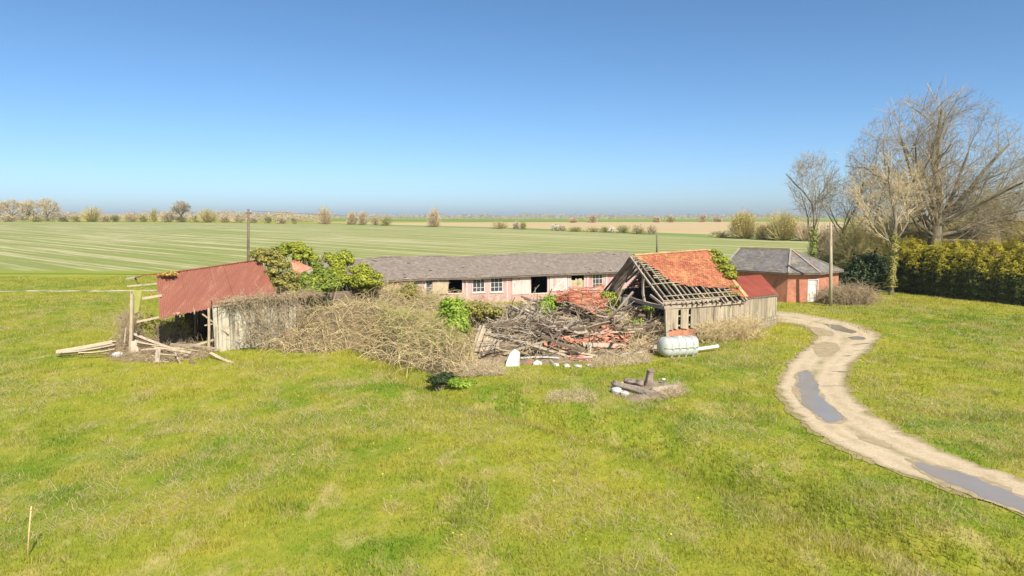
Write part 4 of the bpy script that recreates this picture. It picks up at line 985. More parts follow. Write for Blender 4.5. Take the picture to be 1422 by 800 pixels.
# tangle of bent sticks left of heap
def sticks(name, poly, n, hf, Lr, r, mat, label, cat, up=.5, kind='stuff', base_h=(0, .5), bendy=1.0, seglen=5, group=None, down=.35):
    P = polysample(poly, n); X, Y = P[:, 0], P[:, 1]; Z = gz(X, Y)+hf(X, Y)*RNG.uniform(base_h[0], base_h[1], n)
    p = np.stack([X, Y, Z], -1); d = rdirs(n); d[:, 2] = np.abs(d[:, 2])*up+up*.4; d /= np.linalg.norm(d, axis=1, keepdims=True)
    L = RNG.uniform(Lr[0], Lr[1], n); S0 = []; S1 = []; R0 = []; R1 = []
    for k in range(seglen):
        q = p+d*(L/seglen)[:, None]; q[:, 2] = np.maximum(q[:, 2], gz(q[:, 0], q[:, 1])+.02)
        ra = r*(1-.75*k/seglen)*RNG.uniform(.75, 1.25, n) if k == 0 else R1[-1]
        rb = ra*(1-.6/seglen)
        S0.append(p); S1.append(q); R0.append(ra); R1.append(rb); p = q
        d = d+RNG.normal(size=(n, 3))*.22*bendy; d[:, 2] -= down*bendy; d /= np.linalg.norm(d, axis=1, keepdims=True)
    V, Q = segs_geo(np.concatenate(S0), np.concatenate(S1), np.concatenate(R0), np.concatenate(R1), 3)
    c = np.array([P[:, 0].mean(), P[:, 1].mean(), 0]); o = obj(name, mesh_np(name, V-c, Q, mat)); o.location = Vector(c)
    return tag(o, label, cat, kind=kind, group=group)
M_BRAM = simple('dry_bramble', (.58, .44, .22), (.78, .63, .36), .8, .85, island=.35, hue=.012, bump=0, trans=.12, c3=(.42, .36, .13), t3=.60, scale3=.5)
M_BRAM2 = simple('grey_brown_twigs', (.36, .27, .16), (.52, .41, .26), .8, .85, island=.35, hue=.01, bump=0, trans=.1)
M_BRAMG = simple('greenish_bramble', (.34, .34, .09), (.46, .44, .15), .8, .85, island=.3, bump=0, trans=.15)
TP = [tuple(G(*q))[:2] for q in [(690, 500), (760, 505), (780, 480), (745, 447), (690, 447), (672, 470)]]
sticks('stick_tangle', TP, 260, heap, (.8, 2.2), .035, M_GREYW, 'tangle of bleached bent sticks behind the white slab', 'sticks', up=.25, base_h=(.9, 1.3), down=.05)
HPr = [tuple(G(*q))[:2] for q in [(870, 500), (935, 482), (925, 455), (895, 445), (860, 470)]]
sticks('dry_stalks', HPr, 900, heap, (.5, 1.5), .014, M_BRAM, 'dry stalks tangled between heap and barn corner', 'stalks', up=.5, base_h=(.6, 1.1), down=.15)
sticks('dry_stalks', HP, 2600, heap, (.4, 1.2), .011, M_BRAM, 'dry stems growing through the whole timber heap', 'stalks', up=.35, base_h=(.8, 1.1), down=.15)
HQ = [tuple(G(*q))[:2] for q in [(662, 507), (705, 505), (770, 505), (850, 499), (915, 490), (925, 462), (905, 445), (868, 444), (850, 462), (812, 466), (785, 458), (735, 448), (690, 452), (660, 472)]]
sticks('splintered_wood', HQ, 300, heap, (.6, 2.1), .040, M_PLANK, 'grey splintered laths and branches tangled all over the heap', 'splinters', up=.3, base_h=(.75, 1.6), down=.03, bendy=.5)
sticks('broken_laths', HQ, 260, heap, (.4, 1.6), .030, M_DARKW, 'dark broken laths tangled all over the heap', 'laths', up=.35, base_h=(.7, 1.5), down=.03, bendy=.4)
# collapsed tile slabs
def slab(q, label, tw, rh, drop, jit_, name='collapsed_tile_roof', mat=M_TILER):
    p00, p10, p01, p11 = [W(*v) for v in q]; c = (p00+p10)/2; c.z = float(gz(c.x, c.y)); root = empty(name, c, label, 'roof')
    mb = MB(); tiled(mb, p00, p10, p01, p11, tw, rh, .02, jit_, drop=drop, nrm=None, lift=.03, warp=.32); mb.build('tiles', mat, root)
    n_ = (p10-p00).cross(p01-p00).normalized(); n_ = n_ if n_.z > 0 else -n_
    mb = MB()
    for i in range(8):
        t_ = i/7; mb.beam(p00.lerp(p10, t_)-n_*.08, p01.lerp(p11, t_)-n_*.08, .07, .1, up=n_)
    mb.build('rafters', M_DARKW, root); mb = MB()
    for i in range(12):
        t_ = i/11; mb.beam(p00.lerp(p01, t_)-n_*.02, p10.lerp(p11, t_)-n_*.02, .04, .02, up=n_)
    mb.build('battens', M_PALEW, root)
# draped bumpy main slab: several facets
slab([(787, 427, 46.3), (826, 443, 45.2), (790, 405, 50.2), (838, 402.5, 49.6)], 'large slumped sheet of red clay tiles in front of the pink wall', .2, .13, .02, .045)
slab([(770, 426, 47.0), (788, 428, 46.4), (773, 409, 50.0), (792, 404, 50.2)], 'narrow patch of red tiles at the left of the slumped sheet', .2, .17, .3, .08)
slab([(828, 464, 42.4), (852, 460, 42.6), (828, 445, 44.6), (852, 443, 44.8)], 'small bright red tile slab low in the heap, between dark rafters', .2, .17, .03, .05)
slab([(812, 437, 46.2), (838, 441, 45.4), (826, 418, 48.4), (846, 414, 48.6)], 'right hand flap of red tiles folded against the green bush', .2, .13, .06, .05)
slab([(742, 470, 42.0), (762, 475, 41.6), (745, 460, 43.2), (766, 462, 43.0)], 'small red tile patch among sticks at the left of the heap', .2, .13, .25, .07)
slab([(768, 479, 41.0), (792, 485, 40.6), (772, 467, 42.4), (796, 471, 42.2)], 'red tile patch half covered by dry stems mid heap', .2, .13, .3, .07)
slab([(815, 452, 44.6), (832, 459, 43.9), (822, 441, 45.8), (836, 446, 45.2)], 'small broken tile patch under the large slumped sheet', .2, .17, .2, .06)
# loose tiles (copies)
tm = MB(); V = []
for i in range(5):
    for j in range(3): V.append((-.085+.17*j/2, -.13+.26*i/4, .018*math.sin(math.pi*i/4)))
V2 = [(a, b_, c+.014) for a, b_, c in V]; Fc = []
for i in range(4):
    for j in range(2): a = i*3+j; Fc += [(a, a+3, a+4, a+1), (15+a, 15+a+1, 15+a+4, 15+a+3)]
for i in range(4): Fc += [(i*3, 15+i*3, 18+i*3, 3+i*3), (i*3+2, i*3+5, i*3+20, i*3+17)]
Fc += [(0, 1, 16, 15), (1, 2, 17, 16), (12, 27, 28, 13), (13, 28, 29, 14)]
tm.add(V2 and (V+V2), Fc); t0 = tm.build('clay_tile', M_TILER)
def lt(o, x, y, z, area):
    o.location = (x, y, z); o.rotation_euler = (random.uniform(-.5, .5), random.uniform(-.5, .5), random.uniform(0, 6.28)); s_ = random.uniform(1.0, 1.5); o.scale = (s_, s_, 1.4)
    tag(o, f'loose red clay tile fallen {area}', 'tile', f'loose red clay tiles {area}')
spots = []
TA = [([(750, 470), (775, 452), (800, 470), (790, 492), (760, 488)], 95, 'left of the short pale posts'), ([(838, 470), (880, 462), (870, 485), (840, 485)], 50, 'between slab and level beam'), ([(765, 430), (785, 440), (800, 452), (770, 452)], 45, 'under the left of the tile sheet'), ([(800, 468), (842, 452), (858, 470), (835, 488), (800, 488)], 70, 'around the leaning pale posts')]
first = True
for q, n, area in TA:
    P = polysample([tuple(GH(*v))[:2] for v in q], n)
    for x, y in P:
        o = t0 if first else t0.copy()
        if not first: COL.objects.link(o)
        first = False; lt(o, x, y, float(gz(x, y)+heap(x, y))+random.uniform(.03, .12), area)
# slat panel leaning (one panel)
root = empty('slat_panel', PX(682, 37.6), 'collapsed panel of grey slats leaning left of the white slab', 'panel')
for i in range(15):
    t_ = i/14; a = W(668+t_*46+random.uniform(-1, 1), 452+t_*32+random.uniform(-1.5, 1.5), 40.5-1.6*t_); b_ = W(651+t_*31+random.uniform(-2, 2), 500+t_*20+random.uniform(-3, 3), 37.9-.6*t_)
    b_.z = max(b_.z, float(gz(b_.x, b_.y))+.04); mb = MB(); mb.beam(a, b_, .13, .035, up=(0, -.5, 1), roll=random.uniform(-.15, .15)); mb.build('slat', random.choice([M_GREYW, M_PLANK, M_PALEW, M_PLANK]), root)
for q in ((.3), (.75)):
    mb = MB(); a = W(668, 452, 40.5).lerp(W(651, 500, 37.9), q)-Vector((0, -.05, .09)); b_ = W(714, 484, 38.9).lerp(W(682, 519, 37.3), q)-Vector((0, -.05, .09)); mb.beam(a, b_, .08, .06); mb.build('rail', M_DARKW, root)
# white slab etc.
mb = MB(); mb.plate([W(701, 514.5, 36.4), W(721, 513.5, 36.4), W(722, 489, 36.8), W(715, 484.5, 36.9), W(708, 491, 36.8), W(703, 503, 36.6)], .14); solo(mb, 'concrete_slab', M_WHITE, PX(711, 36.5), label='white upright slab leaning at the end of the slat panel', cat='slab')
mb = MB(); mb.plate([W(740, 513, 36.6), W(751, 512, 36.7), W(753, 503, 37.0), W(746, 500, 37.1), W(741, 503, 36.9)], .12); solo(mb, 'concrete_slab', M_CONC, PX(746, 36.7), label='small grey slab standing right of the white slab', cat='slab')
def rock(x, y, Y, sx, sz, mat, label, name='rubble_block', cat='rubble', seed=0, sy=None, dz=0):
    import bmesh
    bm = bmesh.new(); bmesh.ops.create_icosphere(bm, subdivisions=3, radius=1); rr = random.Random(seed)
    p = PX(x, Y)
    for v in bm.verts:
        c = v.co; n_ = float(vnoise(c.x*1.3+seed, c.y*1.3+c.z*2, .7, seed)); k = .75+.45*n_; s4 = (abs(c.x)**4+abs(c.y)**4+abs(c.z)**4)**.25; k /= (s4*.6+.4)
        v.co = Vector((c.x*sx*k, c.y*(sy or sx)*k, max(c.z, -.4)*sz*k))
    me = bpy.data.meshes.new(name); bm.to_mesh(me); bm.free(); me.polygons.foreach_set('use_smooth', np.ones(len(me.polygons), bool)); me.materials.append(mat)
    o = bpy.data.objects.new(name, me); COL.objects.link(o); o.location = p+Vector((0, 0, sz*.35+dz)); return tag(o, label, cat)
for i, (x, Y, sx, sz, lb) in enumerate([(772, 36.6, .17, .10, 'white rubble lump at the heap foot, leftmost'), (787, 36.4, .20, .10, 'white rubble lump before the brick lump, middle'), (803, 36.5, .26, .08, 'flat white rubble lump before the brick lump'), (818, 36.8, .18, .08, 'small white rubble lump right of the brick lump')]):
    rock(x, 0, Y, sx, sz, M_WHITE, lb, seed=i+1)
bk = MB(); 
for j in range(4):
    for i in range(6): 
        c = PX(803, 37.9)+Vector((-.6+.235*i+.11*(j % 2), .1*random.random()+.05*j, .06+.08*j)); 
        if random.random() > .08*j: bk.box(c, .22, .45, .07, random.uniform(-.05, .05))
solo(bk, 'brick_lump', simple('loose_bricks', (.42, .17, .12), (.52, .26, .20), 3, .9, island=.2, c3=(.6, .42, .36), t3=.6), PX(803, 37.9), label='fallen lump of pinkish red brickwork at the heap foot', cat='bricks')
timber(W(786, 494.5, 37.9), W(823, 495.5, 37.9), .14, .05, M_PINKT, 'pink painted plank on top of the fallen brickwork')
for i, (x, y, Y) in enumerate([(768, 449, 46.5), (775, 446, 47)]):
    mb = MB(); mb.plate([W(x-4, y+5, Y), W(x+4, y+4, Y), W(x+3, y-4, Y+.2), W(x-3, y-3, Y+.2)], .05); solo(mb, 'white_sheet', M_WHITE, onground(*W(x, y, Y).xy), label=['white sheet scrap in the dark gap left of the tiles', 'second white sheet scrap beside the dark standing timber'][i], cat='sheet')

# =================================================================== plastic oil tank and pipe
def tank():
    Yc = 39.6; b0 = PX(939, Yc); root = empty('oil_tank', b0, 'pale grey green ribbed plastic oil tank lying at the barn corner', 'tank')
    ax = Vector((1, .30, 0)).normalized(); sd = Vector((-ax.y, ax.x, 0)); Lh = 1.16; R = .56; zc = .58
    V = []; Fc = []; K = 28; NL = 60
    for i in range(NL+1):
        s_ = -1+2*i/NL; x = s_*Lh
        e = max(0, 1-((abs(s_)-.62)/.38)**2) if abs(s_) > .62 else 1; e = math.sqrt(max(e, .0)) if s_ < 0 else (1 if s_ < .985 else 0)
        if abs(s_) == 1: e = .02
        rib = 0
        for c_ in (-.45, -.05, .35, .75):
            dd = abs(s_-c_); rib = max(rib, max(0, 1-(dd/.085)**4))
        for j in range(K):
            a = 2*math.pi*j/K; top = math.sin(a)
            rr = R*(e)*(1+.05*rib-(.085*(1-rib) if -.6 < s_ < .92 and top > -.1 else 0)); ca, sa = math.cos(a), math.sin(a); sq = (abs(ca)**3+abs(sa)**3)**(1/3)
            V.append(b0+ax*x+sd*(rr*ca/sq)+Vector((0, 0, zc+rr*sa/sq)))
    for i in range(NL):
        for j in range(K): Fc.append((i*K+j, i*K+(j+1) % K, (i+1)*K+(j+1) % K, (i+1)*K+j))
    Fc += [tuple(range(K-1, -1, -1)), tuple(NL*K+j for j in range(K))]
    Mt = simple('tank_plastic', (.40, .415, .37), (.48, .495, .445), 1.5, .45, island=0, bump=.05, c3=(.33, .38, .30), t3=.64, spec=.5); mb = MB().add(V, Fc); mb.build('body', Mt, root, True)
    mb = MB(); pts = []
    def rp(s_, side, z): return b0+ax*(s_*Lh)+sd*(side)+Vector((0, 0, z))
    for s_ in np.linspace(-.86, .97, 12): pts.append(rp(s_, -R*1.0*min(1, math.sqrt(max(.1, 1-((abs(s_)-.62)/.38)**2)) if s_ < -.62 else 1)-.01, zc+.0))
    mb.tube(pts, [.032]*12, 6); mb.build('seam', simple('seam_plastic', (.3, .36, .31), (.38, .44, .38), 2, .5, island=0), root, True)
    for s_ in (-.45, -.05, .35, .75):
        mb = MB(); mb.beam(rp(s_, -R*.62, -.02), rp(s_, -R*1.02, zc), .13, .10, up=(1, 0, 0)); mb.beam(rp(s_, R*.62, -.02), rp(s_, R*1.0, zc), .13, .1, up=(1, 0, 0)); mb.build('leg', Mt, root)
    mb = MB(); q = rp(.15, 0, zc+R*.98); mb.tube([q-Vector((0, 0, .1)), q+Vector((0, 0, .03)), q+Vector((0, 0, .05))], [.14, .14, .1], 16); mb.build('filler_cap', Mt, root, True)
    a = W(967, 487, 40.3); a.z = max(a.z, .25); b_ = W(996.5, 481, 41.2); mb = MB(); mb.tube([a, b_], [.10, .10], 14, cap=False); mb.tube([b_-(b_-a).normalized()*.15, b_], [.12, .12], 14); mb.tube([b_-(b_-a).normalized()*.1, b_+(b_-a).normalized()*.004], [.085, .085], 14)
    solo(mb, 'drain_pipe', simple('white_plastic', (.66, .66, .68), (.74, .74, .76), 3, .4, island=0, bump=0), a, True, label='white plastic pipe lying at the right end of the tank', cat='pipe')
tank()
timber(W(889, 500, 38.6), W(918, 502.5, 38.2), .22, .05, M_WHITE, 'bleached flat board in front of the tank', name='loose_board', cat='board', group=None)

# =================================================================== stump heap in the grass
SP = [tuple(G(*q))[:2] for q in [(840, 548), (880, 560), (920, 558), (950, 546), (935, 532), (900, 524), (860, 530)]]
sh = lambda x, y: np.clip(polydist(x, y, SP)*inpoly(x, y, SP)/.9, 0, 1)*(.03+.16*vnoise(x, y, .5, 5))
bump_sheet('soil_mound', SP, sh, .12, simple('mound_soil', (.20, .15, .10), (.34, .27, .19), 3, .95, island=0, bump=1.0), 'low brown mound of soil and dead roots in the grass', 'mound', 'stuff', dz=-.02)
M_DRIFT = simple('driftwood', (.24, .19, .14), (.42, .35, .27), 2.5, .9, (2, 2, 2), island=0, c3=(.14, .11, .08), t3=.58, bump=1.0)
def log(x0, y0, Y0, x1, y1, Y1, r, label, name='dead_log', flare=1.0, dark_end=False):
    a, b_ = W(x0, y0, Y0), W(x1, y1, Y1); n = 10; root = empty(name, a if a.z < b_.z else b_, label, 'log'); k = 18; V = []; Fc = []
    d = (b_-a).normalized(); s_ = d.cross(Vector((0, 0, 1))) if abs(d.z) < .9 else d.cross(Vector((1, 0, 0))); s_.normalize(); t_ = s_.cross(d)
    for i in range(n+1):
        c = a.lerp(b_, i/n)+s_*.04*math.sin(i*.9); 
        for j in range(k):
            an = 2*math.pi*j/k; rr = r*(1+(flare-1)*(1-i/n)**3)*(1+.16*math.sin(5*an+i*.25)+.12*(float(vnoise(i*.9+x0, j*1.3, 1.0, 8))-.5)*2); V.append(c+(s_*math.cos(an)+t_*math.sin(an))*rr)
    for i in range(n):
        for j in range(k): Fc.append((i*k+j, i*k+(j+1) % k, (i+1)*k+(j+1) % k, (i+1)*k+j))
    Fc.append(tuple(range(k-1, -1, -1))); mb = MB().add(V, Fc); mb.build('bark', M_DRIFT, root, True)
    cap = V[-k:]; mb = MB().add([b_+d*.005]+cap, [(0, 1+j, 1+(j+1) % k) for j in range(k)]); mb.build('cut_face', simple('cut_wood', (.15, .11, .08), (.26, .2, .14), 12, .9, island=0) if 'cut_wood' not in MATS else MATS['cut_wood'], root)
log(898, 543, 31.9, 904.5, 514.5, 31.6, .165, 'dark sawn stump standing upright on the soil mound', 'tree_stump', 1.7)
log(852, 533, 31.9, 908, 549, 30.0, .17, 'grey driftwood log lying across the mound front')
log(905, 545, 30.4, 938, 540, 31.0, .22, 'thick grey log lying right of the upright stump')
log(868, 529, 32.4, 895, 533, 31.8, .15, 'short grey log lying behind the upright stump')
for i, (x, Y, sx, sz, mt, lb, nm) in enumerate([(856, 30.9, .26, .17, M_WHITE, 'bright white stone lump left of the mound, larger one', 'white_stone'), (867, 30.5, .22, .12, M_WHITE, 'low white stone lump at the mound edge, smaller one', 'white_stone'), (863, 31.6, .10, .07, M_CONC, 'tiny grey stone on top of the driftwood log', 'stone'), (921, 32.5, .10, .07, M_WHITE, 'tiny pale stone behind the thick grey log', 'stone'), (925, 30.9, .24, .18, M_DRIFT, 'brown knotted root lump right of the stump', 'root_lump'), (896, 30.3, .18, .12, M_DRIFT, 'brown knotted root lump at the mound front', 'root_lump')]):
    rock(x, 0, Y, sx, sz, mt, lb, nm, 'stone' if 'stone' in nm else 'root', seed=20+i, dz=.22 if i in (2, 3) else 0)

# =================================================================== timbers left of the tin barn
LP = [tuple(G(*q))[:2] for q in [(140, 490), (160, 503), (230, 505), (290, 498), (300, 486), (220, 474), (165, 476)]]
lh = lambda x, y: np.clip(polydist(x, y, LP)*inpoly(x, y, LP)/1.2, 0, 1)*(.05+.2*vnoise(x, y, .8, 15))
bump_sheet('debris_mound', LP, lh, .2, M_RUBBLE, 'low brown litter mound before the tin barn end', 'rubble', 'stuff')
gl = 'planks strewn before the tin barn'
LT = [(78, 489, 156, 475, 38.9, 40.0, .26, .07, M_PALEW, 'long bleached plank reaching furthest left into the grass'), (82, 491, 160, 479.5, 38.6, 39.5, .24, .08, M_GREYW, 'grey plank under the furthest left bleached plank'), (110, 490, 160, 485, 38.4, 38.7, .22, .06, M_PALEW, 'lowest pale plank of the left stack'), (150, 476, 162, 474.5, 40.0, 40.0, .2, .06, M_PALEW, 'short pale plank end by the corner post'),
 (183, 463, 240, 485, 40.2, 39.6, .16, .12, M_GREYW, 'grey beam sloping down right from the corner post'), (190, 476, 275, 488, 39.3, 39.5, .22, .06, M_PALEW, 'long pale plank sloping across the litter'), (188, 473, 262, 494, 39.8, 38.6, .14, .10, M_GREYW, 'grey beam crossing over the litter mound'), (215, 483, 265, 490, 39.0, 38.7, .18, .05, M_PALEW, 'pale plank in the middle of the litter'),
 (218, 505, 220, 484, 37.3, 37.6, .26, .05, M_GREYW, 'weathered grey board standing on end before the litter'), (222, 492, 246, 493.5, 37.5, 37.6, .10, .05, M_PALEW, 'thin pale rail behind the standing grey board'), (243, 489, 251, 506, 38.0, 37.3, .08, .05, M_GREYW, 'thin grey leg leaning right of the standing board'), (264, 500, 270, 507, 37.6, 37.2, .2, .05, M_DARKW, 'short black board end in the grass'),
 (292, 490, 323, 504, 38.7, 37.6, .18, .06, M_PALEW, 'pale plank fallen out in front of the white boards'), (196, 486, 250, 484, 38.6, 39.0, .12, .06, M_PALEW, 'pale plank lying level in the litter'), (237, 478, 300, 484, 40, 39.5, .12, .08, M_GREYW, 'grey plank lying at the foot of the open bay'), (173, 476, 175, 455, 39.3, 39.5, .05, .05, M_PALEW, 'thin pale stick standing beside the corner post')]
for x0, y0, x1, y1, Y0, Y1, w_, h, mt, lb in LT: timber(W(x0, y0, Y0), W(x1, y1, Y1), w_, h, mt, lb, group=gl, name='fallen_plank', cat='plank')
for i in range(16):
    x, y = polysample(LP, 1)[0]; a = random.uniform(0, math.pi); L = random.uniform(.5, 1.6); z = float(gz(x, y)+lh(x, y))+.04; d = Vector((math.cos(a), math.sin(a), random.uniform(-.05, .15)))*L/2
    timber(Vector((x, y, z))-d, Vector((x, y, z))+d, .1, .04, random.choice([M_GREYW, M_PALEW, M_DARKW]), 'small broken plank piece in the litter before the tin barn', group='small broken plank pieces before the tin barn', name='plank_piece', cat='plank')
rock(164, 0, 38.9, .3, .2, M_WHITE, 'crumpled whitish plastic bundle in the left litter', 'plastic_bundle', 'bundle', seed=44, dz=.05)
mb = MB(); mb.plate([W(181, 490, 39.2), W(193, 488, 39.3), W(189, 473, 39.6), W(182, 474, 39.6)], .1); solo(mb, 'brick_stub', simple('pale_stub', (.46, .30, .22), (.56, .42, .32), 3, .9, island=0), PX(187, 39.3), label='pale brick stub at the foot of the corner post', cat='stub')
# =================================================================== vegetation
def leafm(name, c1, c2, c3=None, t3=.6, isl=.35, scale=1.2, trans=.25, hue=.015): return simple(name, c1, c2, scale, .6, island=isl, c3=c3, t3=t3, bump=0, trans=trans, hue=hue, spec=.3)
M_IVYY = leafm('ivy_yellow', (.25, .29, .025), (.38, .39, .05), (.16, .21, .03), .6)
M_IVYG = leafm('ivy_green', (.15, .21, .028), (.26, .31, .045), (.34, .36, .055), .58)
M_IVYO = leafm('ivy_olive', (.26, .23, .05), (.37, .33, .09), (.19, .22, .045), .58)
M_LIME = leafm('lime_leaves', (.20, .32, .03), (.34, .44, .05))
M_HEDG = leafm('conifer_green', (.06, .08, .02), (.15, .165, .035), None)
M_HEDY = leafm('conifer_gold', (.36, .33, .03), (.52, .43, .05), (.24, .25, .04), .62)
M_DKLEAF = leafm('dark_evergreen', (.03, .055, .02), (.07, .10, .03))
M_BARK = simple('tree_bark', (.15, .12, .08), (.28, .235, .16), 1.2, .9, (2, 2, .6), island=0, c3=(.12, .10, .07), t3=.58, bump=.6)
M_TWIG = simple('pale_twigs', (.27, .22, .145), (.42, .35, .24), .5, .85, island=.2, bump=0)
M_TWIGP = simple('pinkish_twigs', (.46, .36, .20), (.60, .49, .30), .5, .85, island=.25, bump=0)
M_TWIGO = simple('olive_twigs', (.40, .34, .12), (.54, .46, .18), .5, .85, island=.25, bump=0)
def blob_leaves(bl, n, size, jitter=.25, shell=.55):
    """leaf cloud over a union of ellipsoids; bl=(centre, rx, ry, rz)"""
    vol = np.array([(b_[1]*b_[2]+b_[1]*b_[3]+b_[2]*b_[3]) for b_ in bl]); k = RNG.choice(len(bl), n, p=vol/vol.sum())
    C = np.array([tuple(b_[0]) for b_ in bl])[k]; R = np.array([b_[1:4] for b_ in bl])[k]; D = rdirs(n)
    f_ = 1-(1-shell)*RNG.random(n)**1.5; f_ *= 1+jitter*1.5*(vnoise(D[:, 0]*3+k*3.1, D[:, 1]*3+D[:, 2]*4, .8, 19)-.5)*2+.25*(vnoise(D[:, 0]*9+k*3.1, D[:, 1]*9+D[:, 2]*11, .8, 29)-.5)
    P = C+D*R*f_[:, None]; N = D/R+rdirs(n)*.9+np.array([0, -.15, .5]); return P, N, size*RNG.uniform(.45, 1.35, n)
def grounded(V): return V
def leafthing(name, bl, n, size, mat, label, cat, stems=True, parent=None, group=None, core=True, minz=.02):
    P, N, S = blob_leaves(bl, n, size); P[:, 2] = np.maximum(P[:, 2], gz(P[:, 0], P[:, 1])+minz*RNG.random(n)); c = np.array(bl[0][0]); g = onground(c[0], c[1])
    root = empty(name, g, label, cat, group); V, Q = leaf_geo(P, N, S); MB().addnp(V, Q).build('foliage', mat, root)
    if stems:
        mb = MB()
        k = 24; a = np.repeat([tuple(g)], k, 0)+RNG.normal(size=(k, 3))*np.array([bl[0][1]*.25, bl[0][2]*.25, 0]); bi = RNG.integers(0, len(bl), k); e = np.array([tuple(bl[i][0]) for i in bi])+rdirs(k)*np.array([bl[i][1:4] for i in bi])*.6
        V, Q = segs_geo(a, e, np.full(k, .05), np.full(k, .015), 4); mb.addnp(V, Q); mb.build('stems', M_BARK, root)
    return root
def B3(px, py, Y, rx, ry, rz): return (tuple(W(px, py, Y)), rx, ry, rz)
def BP_(poly, Y0, Y1, n, r):
    """many small overlapping lobes filling an outline, nearer towards the bottom"""
    ys_ = [p[1] for p in poly]; lo, hi = min(ys_), max(ys_); P = polysample(poly, n); out = []
    for x, y in P:
        Y = Y1+(Y0-Y1)*(y-lo)/(hi-lo)+random.uniform(-.4, .4); k = random.uniform(.55, 1.25)*r; out.append((tuple(W(x, y, Y)), k*random.uniform(.8, 1.4), k, k*random.uniform(.6, 1.0)))
    return out
IV = dict(stems=True)
leafthing('ivy_clump', BP_([(357, 352), (378, 347), (392, 356), (398, 372), (412, 388), (410, 412), (398, 414), (384, 392), (368, 374)], 44.5, 48, 34, .42), 11500, .12, M_IVYO, 'olive brown ivy mound against the right end of the tin roof', 'ivy')
leafthing('ivy_clump', BP_([(386, 345), (400, 339), (418, 340), (432, 350), (440, 360), (428, 362), (404, 356), (390, 352)], 49.2, 50.4, 22, .34), 8000, .12, M_IVYY, 'bright yellow green ivy crown topmost above the small red roof', 'ivy')
leafthing('ivy_clump', BP_([(434, 364), (444, 372), (458, 378), (470, 400), (452, 405), (430, 402), (408, 404), (406, 388), (426, 383), (436, 376)], 45.8, 49.4, 34, .42), 12000, .12, M_IVYG, 'mid green ivy mass below the small red roof', 'ivy')
leafthing('ivy_clump', BP_([(458, 352), (468, 347), (482, 354), (500, 366), (516, 376), (529, 386), (524, 394), (498, 394), (476, 402), (460, 396), (452, 376)], 49, 51.6, 44, .44), 15000, .12, M_IVYY, 'large yellow green ivy mound left of the slate roof', 'ivy')
leafthing('ivy_clump', BP_([(500, 392), (530, 388), (534, 400), (512, 406), (498, 403)], 49.5, 51, 14, .36), 4500, .11, M_IVYO, 'small olive ivy lobe at the left end of the stable roof', 'ivy')
# dark structure hidden beneath the ivy
mb = MB(); 
for (x0, y0, Y0, x1, y1, Y1) in [(385, 378, 48, 440, 372, 49.5), (450, 372, 50.5, 500, 385, 52), (400, 405, 46, 470, 402, 49), (470, 405, 49, 515, 402, 51)]:
    a, b_ = W(x0, y0, Y0), W(x1, y1, Y1); mb.plate([Vector((a.x, a.y, 0)), Vector((b_.x, b_.y, 0)), b_, a], .2)
r = W(393, 377, 48); r2 = W(505, 383, 51.5)
solo(mb, 'collapsed_outbuilding', M_DARKW, onground(-13.5, 49), label='dark ruined board walls smothered by the ivy mounds', cat='ruin')
leafthing('ivy_clump', [B3(631, 432, 43, .9, .8, .85), B3(636, 452, 42, .75, .7, .8), B3(622, 424, 43.6, .5, .6, .5)], 6500, .11, M_LIME, 'bright green ivy covered stump standing in the brambles', 'ivy')
leafthing('ivy_clump', [B3(672, 432, 46, .8, .8, .55), B3(655, 428, 46, .7, .7, .5), B3(690, 434, 46, .5, .6, .4)], 3500, .11, M_IVYO, 'yellow olive ivy fringe right of the green ivy stump', 'ivy')
leafthing('green_bush', [B3(763, 421, 48, .75, .7, .6), B3(757, 431, 47.5, .6, .6, .5), B3(770, 428, 47.5, .5, .6, .5)], 3600, .10, M_LIME, 'green bush growing left of the slumped red tiles', 'bush')
leafthing('green_bush', [B3(848, 415, 48.5, .7, .7, .5), B3(858, 419, 48.3, .6, .6, .45), B3(841, 411, 48.5, .4, .5, .35)], 3000, .10, M_IVYY, 'yellow green bush between the red tiles and the open barn', 'bush')
leafthing('green_bush', [B3(878, 452, 44.6, .7, .6, .45), B3(886, 447, 44.8, .4, .5, .35)], 1300, .09, M_LIME, 'sparse green bush inside the barn end behind the poles', 'bush')
leafthing('green_bush', [B3(901, 428, 46, .4, .5, .3)], 600, .09, M_LIME, 'tiny green bush under the bare rafters', 'bush')
leafthing('green_bush', [B3(843, 436, 46.2, .45, .5, .4)], 700, .09, M_IVYY, 'little yellow green bush at the edge of the tile sheet', 'bush')
leafthing('roof_ivy', [B3(991, 352, 50.2, .55, .7, .3), B3(1000, 362, 49.2, .65, .7, .35), B3(1008, 373, 48.3, .65, .7, .35), B3(1014, 382, 47.6, .5, .6, .3)], 6000, .11, M_IVYY, 'green ivy growing down the right edge of the orange tile roof', 'ivy', stems=False)
leafthing('roof_ivy', [B3(1012, 398, 46.8, .8, .6, .15), B3(995, 409, 46, 1.1, .4, .12), B3(1020, 408, 46, .4, .4, .15), B3(975, 414, 45, .8, .3, .12)], 1300, .10, M_IVYO, 'brown green creeper along the eave of the orange tile roof', 'creeper', stems=False)
leafthing('roof_plant', [B3(232, 381, 43, .55, .4, .16), B3(240, 379, 43.2, .35, .3, .14)], 500, .09, simple('orange_leaves', (.40, .26, .05), (.5, .36, .1), 2, island=.3, bump=0, trans=.2), 'small orange plant on the ridge of the tin roof', 'plant', stems=False)
leafthing('green_bush', [B3(570, 404, 55, .8, .8, .7), B3(563, 410, 54, .9, .8, .6)], 2400, .11, M_IVYO, 'olive bush before the left end of the pink wall', 'bush')
leafthing('low_bush', [B3(608, 527, 33.6, .55, .45, .28), B3(622, 523, 33.9, .4, .4, .25)], 2200, .07, M_DKLEAF, 'small dark leafy bush at the foot of the brambles', 'bush')
